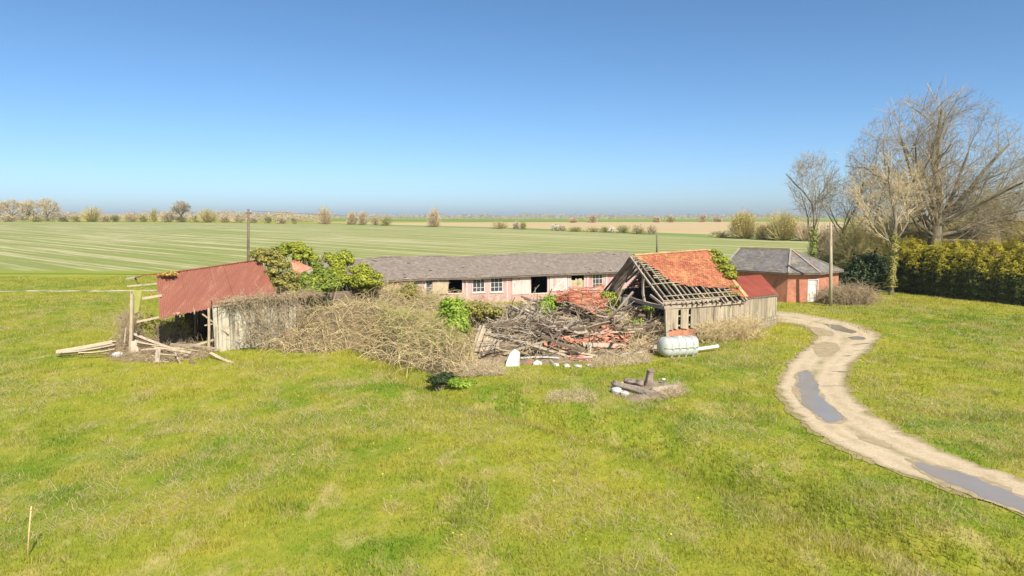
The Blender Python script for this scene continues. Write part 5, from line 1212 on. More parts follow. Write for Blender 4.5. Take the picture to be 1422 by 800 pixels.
leafthing('low_bush', [B3(645, 534, 33.0, .6, .4, .22), B3(634, 530, 33.2, .4, .3, .2)], 2200, .07, M_LIME, 'small lime green leafy bush at the corner of the brambles', 'bush')

# brambles
BP = [tuple(G(*q))[:2] for q in [(392, 491), (405, 490), (450, 490), (500, 493), (535, 503), (580, 513), (618, 523), (650, 521), (662, 508), (672, 470), (720, 445), (700, 432), (560, 428), (540, 420), (430, 440), (395, 470)]]
def bh(x, y):
    d = polydist(x, y, BP)*inpoly(x, y, BP); k = np.clip(d/2.6, 0, 1); k = 1-(1-k)**2
    return k*(1.75+.9*np.exp(-((x+11)/5)**2)-.95*np.clip((x+9)/4, 0, 1)*np.clip((y-38)/8, .3, 1)+.8*(vnoise(x, y, 2.6, 33)-.5)+1.0*(vnoise(x, y, 1.1, 34)-.6))
o = bump_sheet('bramble_mound', BP, lambda x, y: bh(x, y)*.78, .3, simple('bramble_litter_shade', (.09, .068, .035), (.20, .15, .08), 2.5, .95, island=0, bump=1.0), 'dense dead undergrowth inside the bramble thicket', 'brambles', 'stuff')  # litter tone deepened so shade between the stems is part of its colour
sticks('bramble_thicket', BP, 10500, bh, (.7, 2.2), .0125, M_BRAM, 'big pale dry bramble thicket sprawling between the barns', 'brambles', up=.55, base_h=(.15, .85))
sticks('bramble_twigs', BP, 5000, bh, (.5, 1.5), .010, M_BRAM2, 'grey brown twigs woven through the bramble thicket', 'brambles', up=.6, base_h=(.2, .9))
sticks('bramble_canes', BP, 900, bh, (1.8, 3.4), .019, M_BRAM, 'long pale arching canes standing out of the bramble thicket', 'brambles', up=1.0, base_h=(.1, .6), down=.32, seglen=8)
sticks('bramble_shoots', BP, 1600, bh, (.5, 1.3), .011, M_BRAMG, 'yellow green shoots scattered through the brambles', 'brambles', up=.9, base_h=(.5, .95), down=.2)
GP = [tuple(G(*q))[:2] for q in [(520, 490), (600, 512), (640, 500), (620, 450), (540, 460)]]
sticks('plank_litter', LP, 2200, lambda x, y: lh(x, y)+.12, (.3, 1.0), .011, M_BRAM2, 'dry twig litter among the planks before the tin barn', 'twigs', up=.3, base_h=(.5, 1.0), down=.15)
sticks('green_bramble', GP, 1500, bh, (.5, 1.3), .012, M_BRAMG, 'olive green bramble shoots in the middle of the thicket', 'brambles', up=.6, base_h=(.6, .95))
M_STRAWC = simple('straw_stems', (.58, .46, .28), (.76, .63, .42), .8, .8, island=.25, bump=0, trans=.25)
# vines on the white board wall
def near_poly(pts): return [tuple(G(*q))[:2] for q in pts]
VP = near_poly([(335, 494), (420, 492), (425, 484), (335, 486)])
vh = lambda x, y: 0*x+2.6
sticks('wall_vines', [(-15.9, 40.4), (-12.2, 42.0), (-12.4, 42.5), (-16.1, 40.9)], 420, vh, (.6, 1.9), .013, M_BRAM2, 'dry vines climbing the white boards of the tin barn', 'vines', up=.9, base_h=(.0, 1.0), down=.2)
EP = [(-17.0, 40.3), (-12.2, 43.1), (-12.6, 44.2), (-17.2, 41.4)]
sticks('eave_vines', EP, 1100, lambda x, y: 0*x+2.95+(x+17)*.05, (.3, 1.1), .014, M_BRAM2, 'dry vine tangle along the eave over the white boards', 'vines', up=.3, base_h=(.96, 1.04), down=.25)
sticks('corner_brush', near_poly([(165, 490), (195, 486), (200, 470), (170, 466)]), 900, lambda x, y: 0*x+1.9, (.4, 1.1), .011, M_BRAM2, 'dry brown brush round the bleached corner post', 'brush', up=.7, base_h=(.0, .95))
sticks('bay_brush', near_poly([(215, 482), (262, 482), (262, 466), (225, 464)]), 1200, lambda x, y: 0*x+1.0, (.4, 1.2), .011, M_BRAM2, 'dry brown brush at the open bay of the tin barn', 'brush', up=.7, base_h=(.0, .9))
leafthing('green_bush', [B3(255, 452, 43.4, .7, .6, .8), B3(240, 458, 43, .7, .6, .6), B3(206, 447, 42.5, .6, .5, .5)], 2200, .09, M_IVYO, 'olive brush beside the dark opening of the tin barn', 'bush')
sticks('wall_brush', [tuple((BF1+(Vector((BE0.x, BE0.y, 0))-Vector((BE1.x, BE1.y, 0)))*k+Vector((0, dy, 0))).xy) for k, dy in ((-.15, -1.7), (.62, -1.3), (.62, -.1), (-.2, -.1))], 1100, lambda x, y: 0*x+1.5, (.5, 1.3), .011, M_BRAM, 'pale dry brush against the boards of the tiled barn', 'brush', up=.9, base_h=(.0, .75), down=.25)
sticks('lane_brush', near_poly([(1032, 462), (1062, 456), (1078, 448), (1050, 450), (1030, 456)]), 1300, lambda x, y: 0*x+.9, (.4, 1.1), .010, M_BRAM2, 'dry brush at the foot of the lean-to', 'brush', up=.7, base_h=(0, .6))
sticks('shed_brush', [(28.9, 64.5), (31.5, 65.8), (33.6, 64.8), (33.0, 62.8), (29.5, 62.9)], 2600, lambda x, y: 0*x+1.9, (.7, 2.0), .014, M_BRAM2, 'dry brush around the utility pole beside the brick shed', 'brush', up=.9, base_h=(0, .6), down=.35)
sticks('dry_grass_clump', near_poly([(755, 562), (835, 562), (820, 542), (768, 544)]), 800, lambda x, y: 0*x+.05, (.12, .32), .007, M_STRAWC, 'pale dry grass clump left of the soil mound', 'grass', up=1.0, down=.1)
sticks('dry_grass_clump', near_poly([(815, 512), (905, 506), (900, 495), (830, 501)]), 1100, lambda x, y: 0*x+.1, (.2, .6), .009, M_STRAWC, 'pale dry grass band between the rubble and the tank', 'grass', up=1.0, down=.1)
sticks('dry_grass_clump', near_poly([(925, 556), (950, 550), (945, 540), (925, 545)]), 500, lambda x, y: 0*x+.2, (.3, .6), .008, M_STRAWC, 'pale dry grass clump right of the soil mound', 'grass', up=1.0, down=.1)
sticks('dry_grass_clump', near_poly([(640, 526), (700, 522), (690, 512), (650, 514)]), 1100, lambda x, y: 0*x+.2, (.3, .8), .009, M_STRAWC, 'pale dry grass at the foot of the slat panel', 'grass', up=.9, down=.15)

# ------------------------------------------------------------------ trees
class Tree:
    def __init__(s, env=None, rmin=.013, up=.05, wob=.18, seed=0): s.S = []; s.env = env; s.rmin = rmin; s.up = up; s.wob = wob; s.r = random.Random(seed)
    def grow(s, p, d, L, r, dep, kids, spread=(.5, 1.0), nseg=4, shrink=(.52, .78)):
        rr = s.r; pts = [p]; st = L/nseg; r0 = r
        for i in range(nseg):
            d = (d+Vector((rr.gauss(0, s.wob), rr.gauss(0, s.wob), rr.gauss(0, s.wob)+s.up))).normalized(); q = p+d*st; r1 = max(s.rmin, r0*(1-.55*(i+1)/nseg))
            s.S.append((tuple(p), tuple(q), r, r1, dep)); p, r = q, r1
            if s.env and not s.env(p): 
                if dep > 0: return
            if dep < len(kids):
                n = kids[dep]; n = int(n)+(rr.random() < n-int(n))
                if i == 0 and dep == 0: n = 0
                for _ in range(n if i < nseg-1 else max(n, 2)):
                    ax = d.cross(Vector((rr.gauss(0, 1), rr.gauss(0, 1), rr.gauss(0, 1)))).normalized(); nd = (Matrix.Rotation(rr.uniform(*spread), 3, ax)@d)
                    s.grow(p.copy(), nd, L*rr.uniform(*shrink), max(s.rmin, r*rr.uniform(.30, .54)), dep+1, kids, spread, max(2, nseg-1) if dep < 2 else 2, shrink)
    def build(s, root, bark, twig, split=1, ktr=8, ktw=3):
        A = np.array([x[0] for x in s.S]); B_ = np.array([x[1] for x in s.S]); R0 = np.array([x[2] for x in s.S]); R1 = np.array([x[3] for x in s.S]); D = np.array([x[4] for x in s.S])
        m_ = D <= split; V, Q = segs_geo(A[m_], B_[m_], R0[m_], R1[m_], ktr); MB().addnp(V, Q).build('trunk', bark, root, True)
        V, Q = segs_geo(A[~m_], B_[~m_], R0[~m_], R1[~m_], ktw); MB().addnp(V, Q).build('crown', twig, root)
def ell(c, rx, ry, rz):
    c = Vector(c); return lambda p: ((p.x-c.x)/rx)**2+((p.y-c.y)/ry)**2+((p.z-c.z)/rz)**2 < 1
# the great bare tree
def big_tree():
    b0 = onground(50.0, 84.0); b0 = PX(1293, 82); root = empty('bare_oak_tree', b0, 'tallest spreading bare tree rising behind the golden hedge', 'tree')
    c = W(1304, 240, 82); t_ = Tree(ell(c, 9.9, 9.5, 9.7), .010, .025, .15, 5)
    p = b0-Vector((0, 0, .3)); q = b0+Vector((.2, 0, 7.0)); t_.S.append((tuple(p), tuple(b0+Vector((0, 0, 3.5))), 1.0, .8, 0)); t_.S.append((tuple(b0+Vector((0, 0, 3.5))), tuple(q), .8, .74, 0))
    lim0 = [(q, (-.10, .1, 1), 13.5, .40), (q, (.12, -.15, 1), 13, .34), (q+Vector((.2, 0, -.4)), (.62, .1, .85), 12.5, .42), (q, (-.45, -.2, 1), 12, .30), (q, (.25, .5, .95), 12, .30), (q, (-.3, .5, .9), 11, .28), (q-Vector((0, 0, .8)), (-.95, 0, .55), 9, .24), (q-Vector((0, 0, 1.2)), (1, -.2, .15), 11, .26), (q-Vector((0, 0, 1.8)), (.95, -.5, .05), 10, .22), (q-Vector((0, 0, 1.6)), (-1, -.3, .12), 7, .22), (q-Vector((0, 0, .5)), (.9, .1, .45), 11, .26), (q, (-.65, .1, .9), 11, .26), (q, (.35, -.4, .9), 11, .28), (q-Vector((0, 0, 1.0)), (.8, -.7, .2), 9, .2)]
    lim = []
    for i in range(13):
        a = i*2.39996; el_ = [1.35, 1.2, 1.05, .95, 1.1, .85, .75, 1.15, .65, .9, .55, .7, 1.0][i]; z_ = q-Vector((0, 0, .25*(i % 5))); lim.append((z_, (math.cos(a)*math.cos(el_), math.sin(a)*math.cos(el_), math.sin(el_)), [13.5, 13, 12.5, 12, 12, 11.5, 11, 12, 10, 11.5, 9.5, 10.5, 12][i], .34-.012*i))
    for k_ in (9, 7, 8): lim.append(lim0[k_])
    lim += [(q-Vector((0, 0, 1.2)), (1, .3, .12), 10, .2), (q-Vector((0, 0, 1.4)), (-1, -.2, .35), 8, .2)]
    for p_, d, L, r in lim: t_.grow(p_.copy(), Vector(d).normalized(), L, r, 1, [0, 1.4, 1.7, 2.0, 2.1], (.45, 1.05), 6, (.38, .60))
    t_.build(root, M_BARK, M_TWIG, 1, 7, 3); print('big tree segs', len(t_.S))
big_tree()
def mid_tree(px, Y, ytop, xw, label, seed, twig, trunk_r=.22, bare=.45, ivy=0, kids=(1.6, 1.9, 2.2, 1.8), name='bare_tree', lean=0.0, upk=.06, ctop=None, rmin=.012):
    b0 = PX(px, Y); top = W(px, ytop, Y); H = top.z-b0.z; rx = xw*Y/F/2
    root = empty(name, b0, label, 'tree'); cz = b0.z+H*(1+bare)/2; t_ = Tree(ell((b0.x+lean, Y, cz), rx, rx, H*(1-bare)/2*1.12), rmin, upk, .17, seed)
    q = b0+Vector((lean*.5, 0, H*bare)); md = b0.lerp(q, .5)+Vector((.15, 0, 0)); t_.S += [(tuple(b0-Vector((0, 0, .2))), tuple(md), trunk_r*1.15, trunk_r, 0), (tuple(md), tuple(q), trunk_r, trunk_r*.85, 0)]
    r_ = t_.r
    for k in range(6):
        a = k*1.05+r_.uniform(-.3, .3); up_ = r_.uniform(.7, 2.2); z = q-Vector((0, 0, r_.uniform(0, H*bare*.35)))
        t_.grow(z, Vector((math.cos(a), math.sin(a), up_)).normalized(), H*(1-bare)*r_.uniform(.55, .8), trunk_r*r_.uniform(.35, .55), 1, [0]+list(kids), (.35, .9), 4, (.45, .7))
    t_.grow(q.copy(), Vector((lean*.05, 0, 1)), H*(1-bare)*.9, trunk_r*.75, 1, [0]+list(kids), (.35, .9), 5, (.4, .62))
    t_.build(root, M_BARK, twig, 1, 6, 3)
    if ivy:
        n = ivy; tt = RNG.random(n)**.8; P = np.array(tuple(b0))+(np.array(tuple(q))-np.array(tuple(b0)))*tt[:, None]*1.05; dd = rdirs(n); P += dd*(.28+.45*vnoise(tt*12+px, tt, 1, 3))[:, None]*np.array([1, 1, .6]); P[:, 2] = np.maximum(P[:, 2], b0.z+.9); V, Q = leaf_geo(P, dd+np.array([0, 0, .4]), .14*RNG.uniform(.6, 1.2, n)); MB().addnp(V, Q).build('ivy', M_IVYO if ivy > 2000 else M_IVYG, root)
    return len(t_.S)
n = 0
n += mid_tree(1237, 71.5, 215, 128, 'ivy trunked tree standing in front of the hedge at the lawn edge', 3, M_TWIGP, .26, .42, 2600, kids=(1.7, 1.9, 2.0, 1.6))
n += mid_tree(1129, 84, 216, 78, 'slim pale bare tree leftmost of the right hand trees', 9, M_TWIG, .17, .42, 1300, lean=-.4)
n += mid_tree(1168, 88, 206, 76, 'slim bare tree between leftmost tree and ivy trunked tree', 21, M_TWIGP, .18, .38, 900)
n += mid_tree(1203, 86, 222, 80, 'bare pinkish tree just left of the ivy trunked tree', 33, M_TWIGP, .18, .30, 700)
n += mid_tree(1392, 88, 255, 100, 'low spreading bare tree at the right edge behind the hedge', 41, M_TWIGO, .22, .30)
n += mid_tree(1450, 84, 225, 110, 'bare tree cut by the right frame edge', 47, M_TWIG, .25, .35)
n += mid_tree(1345, 98, 270, 100, 'lower bare tree behind the great oak on its right', 52, M_TWIGO, .2, .3)
print('mid segs', n)
def shrub(px, Y, ytop, wpx, n, mat, label, name='bare_shrub', seed=0, r=.018, base=None, group=None, leaves=0, lm=None, rbase=.35):
    b0 = PX(px, Y); H = W(px, ytop, Y).z-b0.z; rx = wpx*Y/F/2; g = np.random.default_rng(seed+100); root = empty(name, b0, label, 'shrub' if 'shrub' in name else ('tree' if 'tree' in name else 'bush'), group)
    th = g.random(n)*2*math.pi; rb = np.sqrt(g.random(n))*rx*rbase; p = np.stack([b0.x+np.cos(th)*rb, Y+np.sin(th)*rb, np.full(n, b0.z)], -1)
    # target on dome
    ph = g.random(n)*2*math.pi; el_ = g.random(n)**.7; rad = np.sqrt(1-np.clip(el_, 0, .99)**2)*g.uniform(.55, 1.0, n); T = np.stack([b0.x+np.cos(ph)*rx*rad, Y+np.sin(ph)*rx*rad, b0.z+H*(.12+.88*el_)*g.uniform(.8, 1.02, n)], -1)
    S0, S1, R0, R1 = [], [], [], []; prev = p; K = 4
    for k in range(1, K+1):
        t_ = k/K; q = p+(T-p)*np.array([1, 1, 1])*t_; q[:, 2] = p[:, 2]+(T[:, 2]-p[:, 2])*(1-(1-t_)**1.6); q += g.normal(size=(n, 3))*.05*H*.4
        S0.append(prev); S1.append(q); R0.append(np.full(n, r*(1-.7*(k-1)/K))); R1.append(np.full(n, r*(1-.7*k/K)))
        if k >= 2:
            for _ in range(3):
                m_ = q+(g.normal(size=(n, 3))+np.array([0, 0, .7]))*H*.085; S0.append(q); S1.append(m_); R0.append(np.full(n, r*.5)); R1.append(np.full(n, r*.2))
        prev = q
    V, Q = segs_geo(np.concatenate(S0), np.concatenate(S1), np.concatenate(R0), np.concatenate(R1), 3); V[:, 2] = np.maximum(V[:, 2], b0.z-.1); MB().addnp(V, Q).build('branches', mat, root)
    if leaves:
        P, N, S = blob_leaves([((b0.x, Y, b0.z+H*.5), rx*.95, rx*.95, H*.5)], leaves, .012*Y**.6 if Y > 120 else .12); V, Q = leaf_geo(P, N, S); MB().addnp(V, Q).build('foliage', lm, root)
# thicket right
TH = [(1150, 80, 352, 40, 420, M_TWIGO), (1180, 78, 318, 60, 700, M_TWIGO), (1205, 84, 310, 62, 800, M_TWIGO), (1232, 86, 306, 60, 800, M_TWIGO), (1262, 87, 306, 60, 800, M_TWIGO), (1290, 92, 308, 70, 700, M_TWIGP), (1322, 90, 312, 70, 800, M_TWIGO), (1356, 84, 304, 70, 800, M_TWIGP), (1388, 88, 300, 74, 800, M_TWIGP), (1420, 84, 304, 74, 700, M_TWIGO), (1460, 80, 300, 80, 500, M_TWIGP), (1150, 100, 315, 70, 500, M_TWIGP), (1190, 110, 300, 80, 500, M_TWIGO), (1245, 115, 298, 90, 500, M_TWIGP), (1300, 115, 300, 90, 400, M_TWIGO), (1360, 112, 302, 90, 500, M_TWIGP), (1420, 110, 302, 90, 400, M_TWIGP)]
WHERE = ['low olive shrub just right of the slate roof', 'olive tan bare shrub behind the pale utility pole', 'olive bare shrub right of the utility pole top', 'olive tan bare shrub behind the ivy trunk', 'olive bare shrub between ivy trunk and the great oak', 'pinkish shrub around the foot of the great oak', 'olive shrub right of the great oak foot', 'pinkish shrub under the long right limbs of the oak', 'pinkish shrub behind the middle of the golden hedge', 'olive shrub behind the right end of the hedge', 'pinkish shrub beyond the right frame edge', 'pinkish shrub beyond the leftmost slim tree', 'far olive shrub behind the second slim tree', 'far pinkish shrub behind the ivy trunked tree', 'far olive shrub behind the great oak', 'far pinkish shrub behind the low right limbs', 'far pinkish shrub at the right edge']
for i, ((px, Y, yt, wp, nn, mt), lb) in enumerate(zip(TH, WHERE)): shrub(px, Y, yt, wp, int(nn*1.25), mt, lb, seed=i, r=.020 if Y < 95 else .03, group=None, rbase=.6)
# hedge
def hedge():
    path = [(40.6, 76.5), (42.2, 72.0), (44.6, 66.0), (47.4, 60.5), (51.5, 54.0), (58, 46)]; P = np.array(path); d = np.r_[0, np.cumsum(np.linalg.norm(np.diff(P, axis=0), axis=1))]; n = 95000
    s_ = RNG.random(n)*d[-1]*.92; X = np.interp(s_, d, P[:, 0]); Y = np.interp(s_, d, P[:, 1]); tx = np.interp(s_+.1, d, P[:, 0])-X; ty = np.interp(s_+.1, d, P[:, 1])-Y; l_ = np.hypot(tx, ty); tx /= l_; ty /= l_; nx, ny = -ty, tx
    # cross-section: left side normal (nx,ny)?  angle over the top
    an = RNG.random(n)*math.pi*1.0; ca, sa = np.cos(an), np.sin(an); q = (np.abs(ca)**3.2+np.abs(sa)**3.2)**(1/3.2); ox = ca/q; oz = sa/q
    Hh = 4.5+.9*vnoise(s_, 0*s_, 2.2, 3)+.35*vnoise(s_, 0*s_, .7, 13)-.0*s_; Wd = 2.3; ly = np.sin(s_*0+oz*Hh*2*math.pi/.75+3*vnoise(s_, oz*3, 1.1, 6))*.14
    f_ = 1+.30*(vnoise(s_, an*2.6, .75, 4)-.5)+.12*(vnoise(s_*3, an*8, .75, 7)-.5)-RNG.random(n)**2*.14
    off = ox*Wd*f_+np.sign(ox)*ly*(np.abs(ox) > .6); PX_ = np.stack([X+nx*(off)+nx*-Wd*0, Y+ny*off, gz(X, Y)+oz*Hh*np.clip(f_, 0, 1.3)], -1)
    cen = 2.3; PX_[:, 0] += -nx*0; 
    # shift so that the near (left) face follows the path
    side = np.where(nx < 0, 1, -1); PX_[:, 0] -= nx*side*Wd; PX_[:, 1] -= ny*side*Wd
    N = np.stack([nx*ox+tx*RNG.normal(size=n)*.3, ny*ox, oz*.8+.35+RNG.normal(size=n)*.35], -1)+rdirs(n)*.35
    S = RNG.uniform(.07, .15, n); root = empty('conifer_hedge', onground(44.6, 66), 'tall clipped conifer hedge, dark faced with golden top', 'hedge')
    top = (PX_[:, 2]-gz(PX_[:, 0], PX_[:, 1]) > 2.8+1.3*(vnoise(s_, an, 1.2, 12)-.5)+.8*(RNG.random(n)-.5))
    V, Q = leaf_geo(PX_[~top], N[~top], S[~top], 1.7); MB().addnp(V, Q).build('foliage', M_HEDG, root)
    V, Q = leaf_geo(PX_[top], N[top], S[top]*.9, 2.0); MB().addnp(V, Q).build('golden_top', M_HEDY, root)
    # inner twiggy mass
    V = []; Fc = []; m_ = 24; ss = np.linspace(0, d[-1]*.92, m_)
    for i, q in enumerate(ss):
        x, y = np.interp(q, d, P[:, 0]), np.interp(q, d, P[:, 1]); x2, y2 = np.interp(q+.1, d, P[:, 0]), np.interp(q+.1, d, P[:, 1]); t_ = Vector((x2-x, y2-y, 0)).normalized(); n_ = Vector((-t_.y, t_.x, 0)); sd = 1 if n_.x < 0 else -1; c = Vector((x, y, float(gz(x, y))))-n_*sd*2.3
        for a in np.linspace(0, math.pi, 9): c1, s1 = math.cos(a), math.sin(a); k = (abs(c1)**3.2+abs(s1)**3.2)**(1/3.2); V.append(c+n_*(c1/k*1.85)+Vector((0, 0, s1/k*4.2)))
    for i in range(m_-1):
        for j in range(8): Fc.append((i*9+j, i*9+j+1, (i+1)*9+j+1, (i+1)*9+j))
    Fc += [tuple(range(9)), tuple((m_-1)*9+j for j in range(8, -1, -1))]
    MB().add(V, Fc).build('inner_branches', simple('hedge_inside', (.035, .03, .018), (.07, .055, .03), 3, island=0, bump=1.0), root)
hedge()
leafthing('evergreen_bush', [B3(1205, 385, 74, 2.0, 1.8, 2.0), B3(1188, 388, 74, 1.5, 1.5, 1.8), B3(1218, 380, 74.5, 1.6, 1.5, 2.2), B3(1200, 368, 75, 1.5, 1.5, 1.3)], 11000, .20, M_DKLEAF, 'dark evergreen bush between the brick shed and the ivy trunk', 'bush')
leafthing('evergreen_bush', [B3(1262, 378, 76, 1.8, 1.5, 1.7), B3(1250, 390, 75, 1.2, 1.5, 1.2), B3(1280, 372, 77, 1.8, 1.5, 1.5)], 7500, .20, M_IVYO, 'brownish green bush between the ivy trunk and the hedge', 'bush')

# ------------------------------------------------------------------ far trees and hedgerows
def far_oak(px, ybase, ytop, wpx, label, seed, mat=M_TWIGP):
    g = G(px, ybase); Y = g.y; top = W(px, ytop, Y); H = top.z-g.z; rx = wpx*Y/F/2; root = empty('distant_tree', g, label, 'tree')
    t_ = Tree(ell((g.x, Y, g.z+H*.62), rx, rx, H*.42), .075, .04, .2, seed); q = g+Vector((0, 0, H*.28)); t_.S.append((tuple(g-Vector((0, 0, .3))), tuple(q), H*.045, H*.035, 0))
    for k in range(7):
        a = k*.9+t_.r.random()*.5; t_.grow(q.copy(), Vector((math.cos(a), math.sin(a), t_.r.uniform(.5, 1.8))).normalized(), H*.5, H*.02, 1, [0, 1.6, 1.8, 1.6], (.3, .9), 4, (.5, .75))
    t_.build(root, M_BARK, mat, 1, 4, 3)
def far_bush(px, ybase, ytop, wpx, label, mat, lm=None, n=260, leaves=900, name='distant_bush', cat='bush', seed=0):
    g = G(px, ybase); Y = g.y; H = W(px, ytop, Y).z-g.z; rx = wpx*Y/F/2; root = empty(name, g, label, cat); s_ = Y*.00016
    gg = np.random.default_rng(seed); D = rdirs(n); D[:, 2] = np.abs(D[:, 2]); D[:, 2] = D[:, 2]*.9+.1
    P0 = np.array([g.x, Y, g.z])+D*np.array([rx*.25, rx*.25, H*.15]); P1 = np.array([g.x, Y, g.z])+D*np.array([rx, rx, H])*RNG.uniform(.75, 1.05, n)[:, None]
    V, Q = segs_geo(P0, P1, np.full(n, s_*1.5), np.full(n, s_*.5), 3); MB().addnp(V, Q).build('branches', mat, root)
    if leaves:
        k = 5; bl = [((g.x+gg.uniform(-.4, .4)*rx, Y+gg.uniform(-.4, .4)*rx, g.z+H*gg.uniform(.35, .62)), rx*gg.uniform(.5, .7), rx*.6, H*gg.uniform(.3, .42)) for _ in range(k)]
        P, N, S = blob_leaves(bl, leaves, Y*.0011, .4, .3); P[:, 2] = np.maximum(P[:, 2], g.z); V, Q = leaf_geo(P, N, S, 1.2); MB().addnp(V, Q).build('foliage', lm, root)
M_FTAN = leafm('far_tan_twigs', (.36, .28, .16), (.48, .38, .23), isl=.25, trans=.1)
M_FOLI = leafm('far_olive', (.20, .20, .06), (.30, .28, .10), isl=.25, trans=.1)
M_FDK = leafm('far_dark', (.11, .12, .045), (.18, .18, .07), isl=.25, trans=.1)
M_FPALE = leafm('far_pale_twigs', (.34, .28, .20), (.46, .39, .29), isl=.2, trans=.1)
M_FWHT = leafm('blackthorn_blossom', (.62, .60, .52), (.78, .76, .68), isl=.15, trans=.1)
M_FORA = leafm('willow_orange', (.36, .28, .07), (.50, .39, .11), isl=.25, trans=.1)
for px, yb, yt, wp, lb, sd in [(-6, 307.5, 275, 30, 'distant bare oak cut by the left frame edge', 1), (17, 307.5, 278.5, 28, 'distant bare oak, first inside the left edge', 2), (41, 307.5, 279, 26, 'distant bare oak, middle of the left trio', 3), (66, 307.5, 277.5, 34, 'distant wide bare oak, right of the left trio', 4), (252, 308.5, 280.5, 26, 'distant pale round bare tree on the left skyline', 5)]:
    far_oak(px, yb, yt, wp, lb, sd, M_TWIG if sd == 5 else M_TWIGP)
FB = [(12, 308, 296, 26, M_TWIGP, M_FTAN), (50, 308, 298, 24, M_TWIGO, M_FOLI), (88, 308, 299, 22, M_TWIGP, M_FDK), (106, 308, 298, 18, M_TWIGO, M_FOLI), (127, 308, 283.5, 34, M_TWIGO, M_FTAN), (146, 308, 296, 20, M_TWIGP, M_FTAN), (160, 308, 296, 18, M_TWIGO, M_FDK), (182, 308, 292, 28, M_TWIGP, M_FTAN), (200, 308, 297, 20, M_TWIGO, M_FOLI), (214, 308, 288.5, 9, M_TWIGO, M_FOLI), (232, 308.5, 291, 24, M_TWIGP, M_FPALE), (250, 308.5, 299, 22, M_TWIGP, M_FDK), (272, 308.5, 297, 18, M_TWIGO, M_FOLI), (288, 309, 286.5, 32, M_TWIGO, M_FTAN), (312, 309, 297, 20, M_TWIGP, M_FTAN), (330, 309, 292.5, 30, M_TWIGP, M_FPALE), (372, 310, 298, 14, M_TWIGO, M_FDK), (391, 310.5, 298, 22, M_TWIGP, M_FTAN), (409, 311, 302.5, 9, M_TWIGO, M_FDK), (351, 309.5, 298, 18, M_TWIGP, M_FPALE),
 (451, 311.5, 283.5, 25, M_TWIGP, M_FTAN), (489, 312, 291.5, 18, M_TWIGP, M_FTAN), (504, 312.5, 291, 16, M_TWIGP, M_FTAN), (521, 313, 297, 16, M_TWIGP, M_FTAN), (536, 313.5, 299, 22, M_TWIGO, M_FOLI), (603, 315.5, 286, 23, M_TWIGP, M_FTAN), (695, 318, 304.5, 30, M_TWIGO, M_FTAN), (717, 318.5, 306, 12, M_TWIGP, M_FPALE), (727, 319, 306, 12, M_TWIGO, M_FOLI), (771, 320.5, 309, 12, M_TWIGP, M_FWHT), (780, 321, 312, 14, M_TWIGP, M_FTAN), (798, 322, 313.5, 24, M_TWIGO, M_FOLI), (822, 322.5, 313.5, 28, M_TWIGO, M_FTAN), (840, 323, 313.5, 20, M_TWIGO, M_FOLI), (849, 323.5, 315, 10, M_TWIGP, M_FWHT), (866, 324, 311.5, 24, M_TWIGO, M_FOLI), (886, 325, 310, 26, M_TWIGO, M_FTAN), (905, 325.5, 310, 20, M_TWIGP, M_FPALE),
 (797, 309.5, 301, 16, M_TWIGP, M_FTAN), (822, 309.5, 295.5, 18, M_TWIGP, M_FTAN), (912, 309, 300, 12, M_TWIGP, M_FTAN), (931, 309, 300, 14, M_TWIGO, M_FOLI), (975, 308.5, 296, 16, M_TWIGP, M_FPALE), (997, 308.5, 299, 16, M_TWIGP, M_FPALE),
 (1000, 329.5, 319, 32, M_TWIGO, M_FDK), (1032, 331.5, 289.5, 50, M_TWIGO, M_FORA), (1085, 334, 289.5, 56, M_TWIGO, M_FORA), (1058, 333, 306, 30, M_TWIGO, M_FORA), (1118, 335, 300, 40, M_TWIGP, M_FTAN), (-25, 308, 292, 30, M_TWIGP, M_FTAN)]
KIND = {M_FTAN.name: 'tan', M_FOLI.name: 'olive', M_FDK.name: 'dark green', M_FPALE.name: 'pale beige', M_FWHT.name: 'white blossoming', M_FORA.name: 'orange olive willow'}
LAND = [(0, 'by the left trio of oaks'), (110, 'right of the left trio of oaks'), (235, 'near the pale round bare tree'), (345, 'near the left utility pole'), (420, 'right of the left utility pole'), (590, 'alone above the pink stable'), (680, 'at the tan field edge above the stable roof'), (860, 'above the open barn ridge'), (960, 'above the orange tile roof'), (1020, 'beyond the brick shed')]
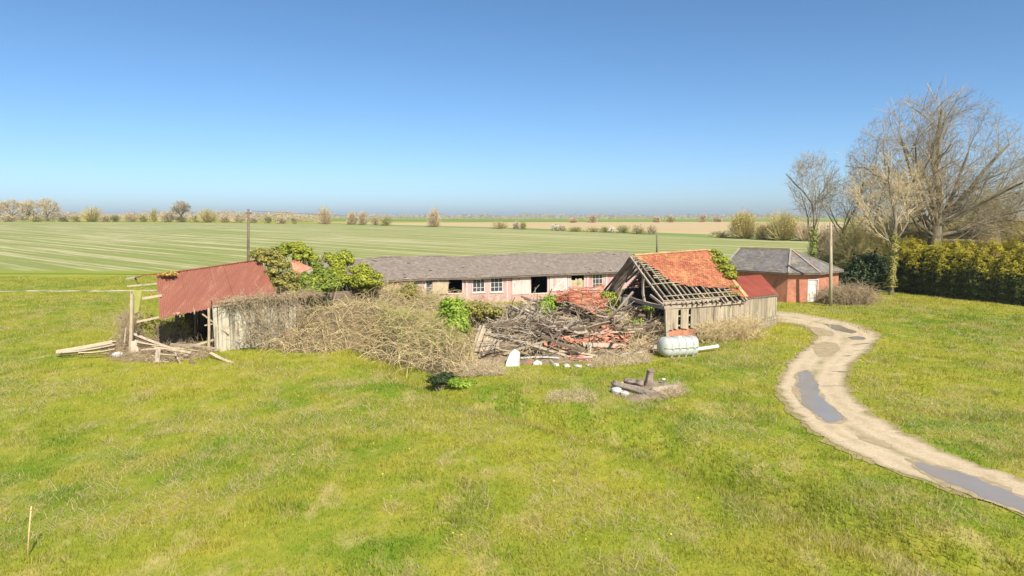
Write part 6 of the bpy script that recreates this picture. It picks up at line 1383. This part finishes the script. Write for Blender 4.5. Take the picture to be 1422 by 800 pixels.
for i, (px, yb, yt, wp, bm_, lm) in enumerate(FB):
    near_ = min(LAND, key=lambda q: abs(q[0]-px))[1]; k = KIND[lm.name]; tall = (yb-yt) > 17
    lb = f'{"tall" if tall else "low"} {k} {"tree" if tall else "bush"} {near_}'
    order = sum(1 for q in FB[:i] if KIND[q[5].name] == k and ((q[1]-q[2]) > 17) == tall and min(LAND, key=lambda z: abs(z[0]-q[0]))[1] == near_)
    if order: lb += [', the next one right', ', the third one', ', the fourth one', ', the fifth one', ', the sixth one'][order-1]
    far_bush(px, yb, yt, wp, lb, bm_, lm, name='distant_tree' if tall else 'distant_bush', cat='tree' if tall else 'bush', seed=i, n=(900 if wp > 40 else 420) if tall else 150, leaves=(3600 if wp > 40 else 420) if tall else 500)
def far_wood(name, x0, x1, yb, hpx, Yd, mat, label, n):
    px = RNG.uniform(x0, x1, n); X = (px-CX)/F*Yd; k = vnoise(px, 0*px, 9, 61)*.6+vnoise(px, 0*px, 2.5, 62)*.4; Hm = hpx/F*Yd*(.35+.9*k); z0 = float(gz(0, Yd)); n = len(px); P = np.stack([X, Yd+RNG.uniform(-15, 15, n), gz(X, Yd+0*X)+RNG.random(n)**.8*Hm], -1)
    V, Q = leaf_geo(P, rdirs(n)+np.array([0, -.6, .3]), Yd*.0012*RNG.uniform(.6, 1.2, n), 1.1); tag(obj(name, mesh_np(name, V, Q, mat)), label, 'woodland', kind='stuff')
far_wood('far_woodland', 380, 1130, 303, 8, 900, M_FTAN, 'hazy brown tree line along the centre of the horizon', 9000)
far_wood('far_woodland', -200, 1600, 303, 7, 1500, M_FOLI, 'faint bluish tree line furthest on the horizon', 9000)
far_wood('far_hedgerow', -100, 440, 307, 13, 455, M_FTAN, 'pale hedgerow behind the left skyline oaks', 26000)
make_grass()
# air
if HAZE:
    bpy.context.view_layer.update(); hz = MB(); hz.box((0, 1600, 14.5), 9000, 3900, 33); m, t = nt('haze_air'); b = NB(t); v = t.nodes.new('ShaderNodeVolumePrincipled'); v.inputs['Color'].default_value = (.80, .88, 1, 1); v.inputs['Density'].default_value = HAZE; v.inputs['Anisotropy'].default_value = .2
    o_ = t.nodes.new('ShaderNodeOutputMaterial'); t.links.new(v.outputs[0], o_.inputs['Volume']); tag(hz.build('haze', m), 'faint bluish haze over the fields', 'haze', kind='stuff')
print('objects', len(bpy.data.objects), 'polys', sum(len(m.polygons) for m in bpy.data.meshes))
